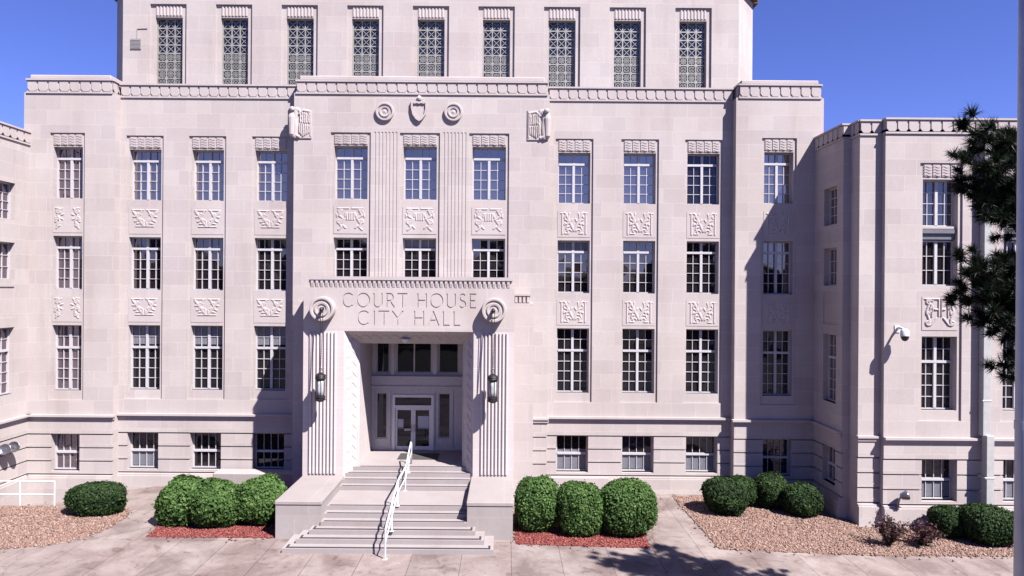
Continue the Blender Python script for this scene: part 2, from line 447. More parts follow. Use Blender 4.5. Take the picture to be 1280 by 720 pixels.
DES['figures'] = [([(.12,.92),(.46,.92)], .018), (curl(.19,.80,.08,.5,1.2), .026), ([(.24,.86),(.16,.66),(.30,.54),(.22,.40)], .04), (curl(.19,.42,.09,1,1.3), .026),
    ([(.16,.40),(.24,.24),(.15,.14)], .032), leaf(.34,.62,1.4,.12,.03), leaf(.40,.50,1.57,.26,.022), leaf(.47,.50,1.57,.26,.022), leaf(.10,.62,1.6,.1,.026), leaf(.28,.30,-.9,.12,.03)]
DES['wing'] = [([(.08,.93),(.46,.93)], .022), ([(.46,.92),(.46,.42)], .022), ([(.30,.88),(.27,.40)], .022), (curl(.17,.84,.08,.5,1.2), .026), ([(.20,.80),(.12,.55),(.20,.30)], .035),
    (curl(.17,.22,.08,-1,-1.2), .028), ([(.26,.78),(.20,.48)], .03), leaf(.40,.36,-2.2,.25,.025), leaf(.36,.62,0,.06,.03), (curl(.14,.50,.05,0,1), .02)]

_pan = {}
def carved_panel(hc, z0, w, h, design, mp, depth, height=.028):
    fn, rz = mp
    key = (design, round(w,2), round(h,2))
    if key not in _pan:
        n = 46
        H = strokes_field(DES[design], n)
        xs = np.linspace(-w/2, w/2, n+1); zs = np.linspace(0, h, n+1)
        verts = [(xs[i], -.012 - H[i, j]*height, zs[j]) for i in range(n+1) for j in range(n+1)]
        faces = [(i*(n+1)+j, (i+1)*(n+1)+j, (i+1)*(n+1)+j+1, i*(n+1)+j+1) for i in range(n) for j in range(n)]
        me = bpy.data.meshes.new('carved_panel')
        me.from_pydata(verts, [], faces)
        bm = BM(); bm.from_mesh(me)
        box(bm, -w/2, w/2, -.010, .12, 0, h)
        bm.to_mesh(me); bm.free()
        me.materials.append(M_TRIM); _pan[key] = me
    o = bpy.data.objects.new('carved_panel', _pan[key]); link(o, B); o.location = fn(hc, z0, depth); o.rotation_euler = (0, 0, rz)
    return o

_lin = {}
def carved_lintel(hc, z0, w, h, mp, depth, style='waves'):
    fn, rz = mp
    key = (round(w,2), round(h,2), style)
    if key not in _lin:
        bm = BM()
        box(bm, -w/2, w/2, -.012, .1, 0, h)
        if style == 'waves':
            for k in range(4):
                x0 = -w/2 + w*k/4 + .035; x1 = x0 + w/4 - .07
                box(bm, x0, x1, -.030, -.010, .02, h-.02)
                for j in range(4):
                    z = h*(.10+.22*j)
                    for s in range(4):
                        a, b2 = x0+(x1-x0)*s/4, x0+(x1-x0)*(s+1)/4
                        za, zb = z + .03*math.sin(s*1.6), z + .03*math.sin((s+1)*1.6)
                        prism(bm, [(a, za), (b2, zb), (b2, zb+.05), (a, za+.05)], lambda p, t: (p[0], t, p[1]), -.029, -.044)
        else:
            n = 8
            for k in range(n):
                x = -w/2 + w*(k+.5)/n
                prism(bm, [(x+.062*math.cos(t), -.045*math.sin(t)) for t in np.linspace(0, math.pi, 7)], lambda p, t: (p[0], p[1], t), .03, h-.03)
        me = bpy.data.meshes.new('carved_lintel'); bmesh.ops.recalc_face_normals(bm, faces=bm.faces[:]); bm.to_mesh(me); bm.free()
        me.materials.append(M_TRIM); _lin[key] = me
    o = bpy.data.objects.new('carved_lintel', _lin[key]); link(o, B); o.location = fn(hc, z0, depth); o.rotation_euler = (0, 0, rz)
    return o

def frieze(x0, x1, z0, z1, mp, cap_h=.13, back=.5, step=.435):
    """scalloped band under the coping; tabs with chamfered feet"""
    fn, rz = mp
    bm = BM()
    def bx2(a, b, d0, d1, c, d):
        p = [fn(a, c, d0), fn(b, d, d1)]
        box(bm, min(p[0][0],p[1][0]), max(p[0][0],p[1][0]), min(p[0][1],p[1][1]), max(p[0][1],p[1][1]), c, d)
    bx2(x0, x1, .0, back, z0, z1)
    bx2(x0-.02, x1+.02, -.05, back-.02, z0-.07, z0+.002)
    n = max(1, int(round((x1-x0)/step))); s = (x1-x0)/n
    hgt = z1-z0
    for k in range(n):
        a = x0+s*k; g = .028
        pts = [(a+g, z1-.075), (a+g-.015, z1-.02), (a+s-g+.015, z1-.02), (a+s-g-.03, z1-.10), (a+s-g, z0+hgt*.22), (a+s-g-.05, z0+.03), (a+g+.09, z0+.03), (a+g, z0+hgt*.30)]
        prism(bm, pts, lambda p, t: fn(p[0], p[1], t), .01, -.032)
    bmesh.ops.recalc_face_normals(bm, faces=bm.faces[:])
    part('frieze', bm, M_TRIM)
    bm = BM()
    bx2(x0-.03, x1+.03, -.075, back, z1, z1+cap_h*.55)
    part('coping', bm, M_TRIM)

def slab(name, x0, x1, y0, y1, z0, z1, mat, bev=0.0):
    bm = BM(); box(bm, x0, x1, y0, y1, z0, z1)
    if bev: bevel_all(bm, bev)
    return part(name, bm, mat)

# storey levels
LINT = (14.86, 15.36); W3 = (12.56, 14.80); P3 = (11.07, 12.24); W2 = (8.61, 10.93); P2 = (7.19, 8.32); W1 = (4.20, 7.05); SB = 3.81
BELT = (2.97, 3.18); WB = (.71, 2.30); PL = .53; ZB = -1.0

def base_rects(x0, x1, grooves=(.58, 1.15, 1.73, 2.32)):
    r = [(x0, x1, ZB, PL-.08, -.14), (x0, x1, PL-.08, PL, -.09)]
    for g in grooves: r.append((x0, x1, g-.030, g+.030, .09))
    r.append((x0, x1, BELT[0]-.62, BELT[0], -.03))
    return r

def column_rects(c, w, rects, basement=True, wb=None, top=LINT[1]):
    s = w/2 + .12
    rects.append((c-s, c+s, SB, top+.04, .065))
    for z0, z1 in (W3, W2, W1): rects.append((c-w/2, c+w/2, z0-.0, z1, .42))
    if basement:
        wb = wb or w*.98
        rects.append((c-wb/2, c+wb/2, WB[0], WB[1], .42))

def column_units(c, w, mp, design, y_strip=.065, blinds=(0,0,0), var=0, gl=(None,None,None,None), basement=True):
    carved_lintel(c, LINT[0], w, LINT[1]-LINT[0], mp, y_strip)
    dw = .345
    window(c, W3[0], w, W3[1]-W3[0], 4, 1, mp, dw, variant=var, gmat=gl[0], blind=blinds[0])
    window(c, W2[0], w, W2[1]-W2[0], 4, 1, mp, dw, variant=var+1, gmat=gl[1] or M_GLASSM, blind=blinds[1])
    window(c, W1[0], w, W1[1]-W1[0], 4, 2, mp, dw, variant=var+2, gmat=gl[2] or M_GLASSL, blind=blinds[2])
    if design:
        carved_panel(c, P3[0], w+.02, P3[1]-P3[0], design, mp, y_strip)
        carved_panel(c, P2[0], w+.02, P2[1]-P2[0], design, mp, y_strip)
    if basement:
        window(c, WB[0], w*.98, WB[1]-WB[0], 1, 1, mp, dw, leaves=1, cols=4 if w > 1.25 else 3, variant=var+3, gmat=gl[3] or M_GLASSL, blind=blinds[3] if len(blinds) > 3 else None)

XL0, XL1 = -20.95, -17.0        # left pavilion
XR0, XR1 = 9.95, 13.75          # right pavilion
BX0, BX1 = -9.25, 1.85          # centre bay
ZT = 17.12                      # bottom of frieze

up = (.78, .985)
# --- flanks (plane y = 0)
for x0, x1, cols, design in ((XL1, BX0, (-15.93, -13.17, -10.39), 'crossed'), (BX1, XR0, (2.99, 5.88, 8.69), 'banded')):
    mp = mapper('front', 0.0)
    rects = base_rects(x0, x1)
    for c in cols: column_rects(c, 1.40 if c < 0 else 1.42, rects)
    bm = BM(); relief(bm, (x0, x1), (ZB, ZT), rects, mp[0]); part('wall', bm, M_WALL)
    for i, c in enumerate(cols):
        left = c < 0
        bl = ((0, 0, (.70, .975), (.06, .5) if i == 0 else None) if left else ((0, (.80,.97), 0, (.06,.6)) if i == 0 else (0, 0, 0, (.06, .5))))
        column_units(c, 1.40 if left else 1.42, mp, design, var=i*4+(0 if left else 40), blinds=bl, gl=(M_GLASSL if (not left and i == 2) else None, None, None, None))  # last top window on the right: dark tree reflection put in as darker glass
    bm = BM(); box(bm, x0, x1, -.17, .02, BELT[1]-.09, BELT[1]); box(bm, x0, x1, -.075, .02, BELT[0], BELT[1]-.092)
    part('belt_course', bm, M_TRIM)
    frieze(x0, x1, ZT, 17.60, mp)
    slab('roof', x0, x1, .45, 6.0, 17.30, 17.45, M_ROOF)
# --- pavilions (y = -.45)
for x0, x1, c, design, left in ((XL0, XL1, -19.06, 'scrolls', True), (XR0, XR1, 11.84, 'banded', False)):
    mp = mapper('front', -.45)
    rects = base_rects(x0, x1)
    column_rects(c, 1.27, rects)
    bm = BM(); relief(bm, (x0, x1), (ZB, ZT+.02), rects, mp[0], edge=1.0); part('wall', bm, M_WALL)
    g = M_GLASSB if left else None
    column_units(c, 1.27, mp, design, var=20 if left else 60, gl=(g, g, g, M_GLASSB if left else None), blinds=(0,0,0))
    bm = BM(); box(bm, x0-.1, x1+.1, -.62, -.40, BELT[1]-.09, BELT[1]); box(bm, x0-.06, x1+.06, -.525, -.40, BELT[0], BELT[1]-.092)
    part('belt_course', bm, M_TRIM)
    frieze(x0+.13, x1-.13, ZT+.05, 17.66, mp, back=3.0)
    slab('parapet', x0+.22, x1-.22, -.42, 3.0, 17.74, 17.92, M_TRIM, .03)
    # side returns of the frieze
    for kind, cx, a, b2 in (('left', x0+.13, -.43, 2.4), ('right', x1-.13, -.43, 2.4)):
        frieze(a, b2, ZT+.05, 17.66, mapper(kind, cx), back=.3)
# --- centre bay (y = -.4)
mpb = mapper('front', -.40)
bayw = (-6.78, -3.77, -.76)
rects = [(BX0, BX1, ZB, PL-.08, -.10), (BX0, BX1, PL-.08, PL, -.06)]
for gz in (.58, 1.15, 1.73, 2.32): rects.append((BX0, BX1, gz-.030, gz+.030, .09))
for c in bayw:
    rects.append((c-.87, c+.87, 8.4, 15.52, .065))
    for z0, z1 in ((12.63, 14.95), (8.70, 10.95)): rects.append((c-.73, c+.73, z0, z1, .45))
for f0, f1 in ((-5.80, -4.72), (-2.80, -1.72)):
    n = 7
    for k in range(n):
        a = f0 + (f1-f0)*k/n
        rects.append((a+.04, a+(f1-f0)/n-.04, 8.5, 15.55, .022))
rects.append((-8.5, .6, ZB, 8.1, None))
bm = BM(); relief(bm, (BX0, BX1), (ZB, 17.22), rects, mpb[0]); part('wall', bm, M_WALL)
for i, c in enumerate(bayw):
    carved_lintel(c, 15.0, 1.46, .46, mpb, .065)
    window(c, 12.63, 1.46, 2.32, 4, 1, mpb, .37, variant=80+i)
    window(c, 8.70, 1.46, 2.25, 4, 1, mpb, .37, variant=84+i, gmat=M_GLASSM, blind=(.80,.97) if i == 1 else None)
    carved_panel(c, 11.12, 1.47, 1.2, 'figures', mpb, .06)
frieze(BX0+.1, BX1-.1, 17.24, 17.70, mpb, back=1.2)
slab('parapet', BX0+.22, BX1-.22, -.38, 1.2, 17.78, 17.98, M_TRIM, .03)
bm = BM()
for a, b2 in ((BX0-.06, -8.5), (.6, BX1+.06)):
    box(bm, a, b2, -.51, -.36, BELT[1]-.09, BELT[1]); box(bm, a, b2, -.46, -.36, BELT[0], BELT[1]-.092)
part('belt_course', bm, M_TRIM)

# shield and roundels on the bay
def roundel(x, z, y, r, proj, name='roundel', petals=12, mat=M_TRIM):
    bm = BM()
    M = Matrix.Translation((x, y, z)) @ Matrix.Rotation(R(90), 4, 'X')
    lathe(bm, [(r, -.02), (r, proj*.9), (r*.95, proj), (r*.80, proj), (r*.75, proj-.06), (r*.60, proj-.05), (r*.56, proj-.0), (r*.40, proj-.01), (r*.36, proj-.05), (r*.2, proj-.04), (.02, proj-.02)], 36, M)
    bmesh.ops.recalc_face_normals(bm, faces=bm.faces[:])
    return part(name, bm, mat)
roundel(-5.30, 16.42, -.40, .40, .12); roundel(-2.32, 16.42, -.40, .40, .12)
bm = BM()
sh = [(-.36, .42), (-.30, .36), (-.12, .40), (0, .36), (.12, .40), (.30, .36), (.36, .42), (.37, .1), (.30, -.22), (.14, -.44), (0, -.52), (-.14, -.44), (-.30, -.22), (-.37, .1)]
sh = [(x*.95, z*.95) for x, z in sh]
prism(bm, [(x*.80, z*.80-.01) for x, z in sh], lambda p, t: (-3.81+p[0], t, 16.5+p[1]), -.38, -.46)
for i in range(len(sh)):
    (ax, az), (bx_, bz) = sh[i], sh[(i+1) % len(sh)]
    prism(bm, [(ax, az), (bx_, bz), (bx_*.78, bz*.78-.01), (ax*.78, az*.78-.01)], lambda p, t: (-3.81+p[0], t, 16.5+p[1]), -.38, -.53)
lathe(bm, [(.01, 0), (.10, .03), (.12, .1), (.07, .2), (.01, .24)], 12, Matrix.Translation((-3.81, -.45, 16.9)))
bmesh.ops.recalc_face_normals(bm, faces=bm.faces[:])
part('shield_carving', bm, M_TRIM)

# eagles on the bay's corners
_e = random.Random(5)
DES['eagle'] = [([(.20,.84),(.28,.93),(.40,.90)], .075), ([(.38,.90),(.47,.83)], .04), ([(.26,.84),(.20,.62),(.24,.36),(.20,.10)], .12), ([(.18,.60),(.10,.28)], .07),
    ([(.40,.78),(.60,.90),(.92,.86)], .04), ([(.94,.88),(.95,.08)], .025), ([(.18,.12),(.40,.05)], .05)]
for _r in range(4):
    for _c in range(5): DES['eagle'].append(leaf(.46+.10*_c+_e.uniform(-.015,.015), .80-.085*_r+_e.uniform(-.01,.01), -1.4, .045, .040))
for _c in range(6): DES['eagle'].append(leaf(.44+.088*_c, .46-.01*_c, -1.62+_e.uniform(-.06,.06), .36-.045*abs(_c-2), .034))
def eagle(x, s):
    n = 44; w, h = .92, 1.34
    H = strokes_field(DES['eagle'], n, mirror=False)
    H *= (1 - .62*np.linspace(0, 1, n+1))[:, None]
    xs_ = np.linspace(-w/2, w/2, n+1)*(1 if s < 0 else -1); zs_ = np.linspace(0, h, n+1)
    verts = [(x+xs_[i], -.445 - H[i, j]*.085, 15.24+zs_[j]) for i in range(n+1) for j in range(n+1)]
    faces = [(i*(n+1)+j, (i+1)*(n+1)+j, (i+1)*(n+1)+j+1, i*(n+1)+j+1) for i in range(n) for j in range(n)]
    me = bpy.data.meshes.new('eagle'); me.from_pydata(verts, [], faces)
    bm = BM(); bm.from_mesh(me); bpy.data.meshes.remove(me)
    box(bm, x-w/2, x+w/2, -.443, -.36, 15.26, 16.54)
    lathe(bm, [(.06, 0), (.13, .10), (.15, .55), (.17, .85), (.10, 1.12), (.02, 1.2)], 12, Matrix.Translation((x+s*.40, -.44, 15.30)))
    bmesh.ops.create_icosphere(bm, subdivisions=2, radius=.12, matrix=Matrix.Translation((x+s*.36, -.54, 16.48)))
    bmesh.ops.recalc_face_normals(bm, faces=bm.faces[:])
    return part('eagle_carving', bm, M_TRIM)
eagle(-8.93, -1); eagle(1.36, 1)

# --- portico
PY = -3.10
PX0, PX1 = -8.0, .36
PC = (PX0+PX1)/2
for s in (-1, 1):                                         # splayed piers
    pts = [(PC+s*4.18, PY), (PC+s*2.57, PY), (PC+s*2.10, PY+.8), (PC+s*2.10, .55), (PC+s*4.18, .55)]
    bm = BM(); prism(bm, pts, lambda p, t: (p[0], p[1], t), ZB, 7.05)
    bmesh.ops.recalc_face_normals(bm, faces=bm.faces[:]); part('pier', bm, M_PIER)
    # shoulder block behind the pier
    bm = BM(); box(bm, *sorted((PC+s*4.0, PC+s*5.00)), -1.70, -.30, ZB, 8.17)
    box(bm, *sorted((PC+s*4.0, PC+s*4.84)), -1.60, -.30, 8.17, 8.56)
    for k in range(4 if s > 0 else 0):
        xx = PC+s*(4.27+.165*k); box(bm, xx-.05, xx+.05, -1.66, -1.55, 8.20, 8.47)
    if s > 0: box(bm, *sorted((PC+s*4.0, PC+s*4.88)), -1.69, -.31, 8.48, 8.58)
    part('shoulder', bm, M_PORT)
    # fluting: half-round ribs in a sunk field
    f0 = PC + s*3.40
    bm = BM()
    n = 8; wd = 1.12
    for k in range(n):
        x = f0 - wd/2 + wd*(k+.5)/n
        prism(bm, [(x+.055*math.cos(t), PY+.012-.085*math.sin(t)) for t in np.linspace(0, math.pi, 9)], lambda p, t: (p[0], p[1], t), 1.40, 6.98)
    bmesh.ops.recalc_face_normals(bm, faces=bm.faces[:]); part('fluting', bm, M_PIER)
    # carved chevron band on the splay
    a = Vector((PC+s*2.57, PY, 0)); b2 = Vector((PC+s*2.10, PY+.8, 0)); dv = (b2-a); L = dv.length; dv /= L
    nrm = Vector((dv.y, -dv.x, 0));  nrm = nrm if nrm.x*s < 0 else -nrm
    bm = BM()
    P = lambda u, z, h: tuple(a + dv*u + nrm*h + Vector((0, 0, z)))
    for k in range(12):
        z = 1.75 + k*.42
        for q in ([(.20, 0), (.50, .26), (.50, .34), (.20, .08)], [(.50, .26), (.74, .04), (.74, .12), (.50, .34)], [(.30, .0), (.50, .14), (.50, .2), (.30, .06)]):
            prism(bm, q, lambda p, t: P(p[0], z+p[1], t), -.005, .016)
    for u in (.12, .84):
        prism(bm, [(u-.02, 1.6), (u+.02, 1.6), (u+.02, 6.55), (u-.02, 6.55)], lambda p, t: P(p[0], p[1], t), -.005, .015)
    bmesh.ops.recalc_face_normals(bm, faces=bm.faces[:]); part('carved_band', bm, M_PIER)
# lintel with sloped soffit
bm = BM()
prism(bm, [(PY, 7.045), (PY+.8, 6.5), (.55, 6.5), (.55, 8.5), (PY+.05, 8.5), (PY+.05, 7.2)], lambda p, t: (t, p[0], p[1]), PC-2.56, PC+2.56)
bmesh.ops.recalc_face_normals(bm, faces=bm.faces[:]); part('lintel', bm, M_PORT)
bm = BM()
sl = Vector((0, .8, -.545)).normalized(); sn_ = Vector((0, -.545, -.8)).normalized()
for k in range(11):
    x = PC - 2.0 + k*.40
    for q in ([(-.18, .2), (0, .5), (.05, .5), (-.13, .2)], [(.18, .2), (0, .5), (-.05, .5), (.13, .2)]):
        prism(bm, q, lambda p, t: tuple(Vector((x+p[0], PY, 7.045)) + sl*(p[1]+.1) + sn_*t), -.005, .016)
bmesh.ops.recalc_face_normals(bm, faces=bm.faces[:]); part('carved_band', bm, M_TRIM)

# frieze with the cut inscription
bm = BM(); box(bm, PX0, PX1, PY-.0, -.5, 7.05, 8.77)
fr = part('inscribed_frieze', bm, M_PORT)
def arc(cx, cy, rx, ry, a0, a1, n=18): return [(cx+rx*math.cos(R(a0+(a1-a0)*k/n)), cy+ry*math.sin(R(a0+(a1-a0)*k/n))) for k in range(n+1)]
GL = {
 'C': (.86, [arc(.46, .5, .44, .5, 48, 312)]),
 'O': (.98, [arc(.49, .5, .47, .5, 0, 360, 28)]),
 'U': (.74, [[(.06,1),(.06,.36)] + arc(.37,.32,.31,.32,180,360,12) + [(.68,.36),(.68,1)]]),
 'R': (.64, [[(.06,0),(.06,1),(.30,1)] + arc(.30,.74,.24,.26,90,-90,10) + [(.06,.48)], [(.30,.48),(.64,0)]]),
 'T': (.72, [[(0,1),(.72,1)], [(.36,1),(.36,0)]]),
 'H': (.76, [[(.06,0),(.06,1)], [(.70,0),(.70,1)], [(.06,.52),(.70,.52)]]),
 'S': (.52, [arc(.27,.75,.21,.25,40,270,12) + arc(.25,.25,.23,.25,90,-140,12)]),
 'E': (.50, [[(.50,1),(.06,1),(.06,0),(.50,0)], [(.06,.52),(.42,.52)]]),
 'I': (.14, [[(.07,0),(.07,1)]]),
 'Y': (.74, [[(0,1),(.37,.5)], [(.74,1),(.37,.5),(.37,0)]]),
 'A': (.78, [[(0,0),(.39,1),(.78,0)], [(.14,.36),(.64,.36)]]),
 'L': (.50, [[(.06,1),(.06,0),(.48,0)]]),
}
def inscription(text, x0, x1, z0, h):
    gap, sp = .26, .52
    W = sum(GL[c][0]+gap if c != ' ' else sp for c in text) - gap
    k = (x1-x0)/(W*h)
    bm = BM(); x = x0; w = .024
    for c in text:
        if c == ' ': x += sp*h*k; continue
        gw, st = GL[c]
        for line in st:
            for (ax, ay), (bx_, by) in zip(line, line[1:]):
                A = Vector((x+ax*h*k, z0+ay*h)); Bv = Vector((x+bx_*h*k, z0+by*h))
                d = (Bv-A); l = d.length
                if l < 1e-5: continue
                d /= l; nn = Vector((-d.y, d.x))*w; e = d*w*.6
                prism(bm, [tuple(A-e-nn), tuple(Bv+e-nn), tuple(Bv+e+nn), tuple(A-e+nn)], lambda p, t: (p[0], t, p[1]), PY-.2, PY+.028)
        x += (gw+gap)*h*k
    bmesh.ops.recalc_face_normals(bm, faces=bm.faces[:])
    return bm
cut = BM()
for args in (('COURT HOUSE', -6.46, -1.18, 8.00, .54), ('CITY HALL', -5.86, -1.80, 7.30, .54)):
    b_ = inscription(*args); tm = bpy.data.meshes.new('t'); b_.to_mesh(tm); b_.free(); cut.from_mesh(tm); bpy.data.meshes.remove(tm)
co = mesh_obj('cutter', cut, M_TRIM)
md = fr.modifiers.new('cut', 'BOOLEAN'); md.object = co; md.operation = 'DIFFERENCE'; md.solver = 'EXACT'; md.use_self = True
bpy.context.view_layer.update()
dg = bpy.context.evaluated_depsgraph_get()
newme = bpy.data.meshes.new_from_object(fr.evaluated_get(dg))
fr.modifiers.clear(); old = fr.data; fr.data = newme; bpy.data.meshes.remove(old)
cm = co.data; bpy.data.objects.remove(co); bpy.data.meshes.remove(cm)
# a thin moulding over the frieze, dentilled cornice set back
bm = BM(); box(bm, PX0+.16, PX1-.10, PY+.16, -.42, 8.772, 9.20)
for k in range(42):
    x = PX0+.25 + k*.1905
    prism(bm, [(0, 8.78), (0, 9.06), (-.055, 9.06), (-.055, 8.94), (-.02, 8.80)], lambda p, t: (x+t, PY+.162+p[0], p[1]), 0, .10)
box(bm, PX0+.14, PX1-.08, PY+.085, -.43, 9.075, 9.21)
bmesh.ops.recalc_face_normals(bm, faces=bm.faces[:])
part('dentil_cornice', bm, M_TRIM)
# big rosettes
for x in (-7.19, -.45):
    roundel(x, 7.92, PY, .485, .40, 'rosette')

# entrance screen at the back of the recess
EY = .40
X0, X1 = PC-2.10, PC+2.10
mpe = mapper('front', EY)
rects = []
tr = [(-1.93, -1.34), (-1.03, .55), (.85, 1.55+.2)]
for a, b2 in tr: rects.append((PC+a, PC+b2, 4.98, 6.35, .16))
rects += [(PC-1.92, PC-1.42, 2.05, 4.10, .14), (PC+.86, PC+1.40, 2.05, 4.10, .14), (PC-1.18, PC+.66, 1.55, 4.02, .12)]
for a in (-2.0, -1.28, .72, 1.52): rects.append((PC+a-.0, PC+a+.05, 1.75, 4.2, .04))
bm = BM(); relief(bm, (X0, X1), (1.50, 6.52), rects, mpe[0]); part('entrance_screen', bm, M_FRAME)
bm = BM(); box(bm, X0, X1, EY-.20, EY+.05, 4.72, 4.86); box(bm, X0, X1, EY-.10, EY+.05, 4.42, 4.715); box(bm, X0, X1, EY-.15, EY+.05, 4.32, 4.415)
part('entablature', bm, M_FRAME)
for a in (-1.27, .62):
    bm = BM(); box(bm, PC+a, PC+a+.17, EY-.07, EY+.04, 4.87, 6.48); part('mullion', bm, M_FRAME)
def fixed_light(name, a, b2, z0, z1, y, bars=0, mat=M_FRAME, gm=M_GLASSD):
    w = b2-a; bm = BM(); f = .05
    box(bm, 0, f, -.03, .05, 0, z1-z0); box(bm, w-f, w, -.03, .05, 0, z1-z0); box(bm, f, w-f, -.029, .05, 0, f); box(bm, f, w-f, -.029, .05, z1-z0-f, z1-z0)
    for k in range(bars): xx = w*(k+1)/(bars+1); box(bm, xx-.03, xx+.03, -.025, .05, f, z1-z0-f)
    o = part(name, bm, mat, B, (a, y, z0))
    g = BM(); g.faces.new([g.verts.new(v) for v in ((f, .03, f), (w-f, .03, f), (w-f, .03, z1-z0-f), (f, .03, z1-z0-f))])
    part('pane', g, gm, o)
    return o
for i, (a, b2) in enumerate(tr): fixed_light('transom_window', PC+a, PC+b2, 4.98, 6.35, EY+.10, 1 if i == 1 else 0)
fixed_light('sidelight', PC-1.92, PC-1.42, 2.05, 4.10, EY+.08); fixed_light('sidelight', PC+.86, PC+1.40, 2.05, 4.10, EY+.08)
dx0, dx1 = PC-1.18, PC+.66
bm = BM()
box(bm, dx0, dx0+.11, EY-.05, EY+.13, 1.551, 4.02); box(bm, dx1-.11, dx1, EY-.05, EY+.13, 1.551, 4.02)
box(bm, dx0+.11, dx1-.11, EY-.05, EY+.13, 3.90, 4.02); box(bm, dx0+.11, dx1-.11, EY-.05, EY+.13, 3.42, 3.55)
M_ALU = plain('pale_door_frame', (.50, .48, .50), .4, var=.02)
df = part('door_frame', bm, M_ALU)
g = BM(); g.faces.new([g.verts.new(v) for v in ((dx0+.11, EY+.06, 3.55), (dx1-.11, EY+.06, 3.55), (dx1-.11, EY+.06, 3.90), (dx0+.11, EY+.06, 3.90))])
part('pane', g, M_GLASSD, df)
dm = (dx0+dx1)/2
for s, a, b2 in ((-1, dx0+.115, dm-.004), (1, dm+.004, dx1-.115)):
    w = b2-a; bm = BM(); h = 1.86; f = .095
    box(bm, 0, f, -.03, .03, 0, h); box(bm, w-f, w, -.03, .03, 0, h); box(bm, f, w-f, -.03, .03, 0, .16); box(bm, f, w-f, -.03, .03, h-.09, h)
    d = part('door', bm, M_ALU, B, (a, EY+.06, 1.556))
    g = BM(); g.faces.new([g.verts.new(v) for v in ((f, 0, .16), (w-f, 0, .16), (w-f, 0, h-.09), (f, 0, h-.09))])
    part('pane', g, M_GLASSD, d)
    bm = BM(); xx = w-f*.6 if s < 0 else f*.6
    tube(bm, [(xx, -.03, .8), (xx, -.09, .8), (xx, -.09, 1.12), (xx, -.03, 1.12)], .014)
    tube(bm, [(f, -.05, .95), (w-f, -.05, .95)], .016)
    part('handle', bm, M_STEEL, d)
    bm = BM()
    if s < 0: box(bm, f+.02, f+.27, -.012, -.006, .98, 1.36)
    else: box(bm, w-f-.50, w-f-.02, -.012, -.006, .92, 1.50)
    part('notice', bm, M_PAPER, d)
    if s < 0:
        bm = BM(); box(bm, w-f-.3, w-f-.02, -.012, -.006, .84, .93); part('notice', bm, M_PAPER, d)
# soffit lamp
bm = BM(); lathe(bm, [(.01, -.16), (.12, -.12), (.15, -.04), (.16, 0), (.10, .02), (.01, .03)], 16, Matrix.Translation((PC-.2, PY+.42, 6.72)))
bmesh.ops.recalc_face_normals(bm, faces=bm.faces[:])
part('soffit_lamp', bm, M_CAMW, smooth=True)

# stairs
edge = [23.15, 23.6, 24.05, 24.45, 24.85, 25.25, 27.2, 27.6, 28.0, 28.38]
half = [3.48, 3.16, 2.84, 2.55, 2.55, 2.55, 2.57, 2.56, 2.5, 2.4]
st = BM(); grips = BM()
for i, (e, hw) in enumerate(zip(edge, half)):
    y0 = e - 31.0; z1 = .155*(i+1)
    y1 = EY+.05 if i == 9 else (-2.2 if i > 5 else (PY+.1))
    if i < 3:
        y1 = -6.5+.02 + .0
        box(st, PC-hw, PC+hw, y0, y1 + i*.003, z1-.155-(.3 if i == 0 else 0), z1)
        if hw > 2.55: pass
    else:
        box(st, PC-hw, PC+hw, y0, y1 - .001*i, z1-.155 - (.0 if i != 3 else .0), z1)
    gx = hw-.10
    if i < 3:
        box(grips, PC-gx, PC+gx, y0+.06, y0+.18, z1, z1+.004)
        box(grips, PC-gx, PC-gx+.07, y0+.18, y0+.40, z1, z1+.0038); box(grips, PC+gx-.07, PC+gx, y0+.18, y0+.40, z1, z1+.0038)
    else:
        if i == 9: gx = 2.0
        box(grips, PC-gx, PC+gx, y0+.04, y0+.14, z1, z1+.004)
# fill below the inner treads
box(st, PC-2.55, PC+2.55, -6.49, -2.0, -.3, .46)
sto = part('stairs', st, M_STEP); part('grip_strip', grips, M_GRIP, sto)
slab('landing', PC-2.09, PC+2.09, -2.3, EY+.2, .2, 1.552, M_STEP)
for s in (-1, 1):
    a, b2 = sorted((PC+s*4.13, PC+s*2.54))
    slab('cheek_wall', a, b2, -6.5, PY-.003, ZB, 1.18, M_CHEEK)
    slab('cheek_cap', a-.025, b2+.025, -6.53, PY-.004, 1.183, 1.32, M_CHEEK, .02)

# low ledges beside the portico
slab('ledge', -12.45, -9.0, -.95, -.15, ZB, .80, M_CHEEK, .03)
slab('ledge', 1.0, 4.55, -.34, -.13, ZB, .56, M_TRIM, .01)

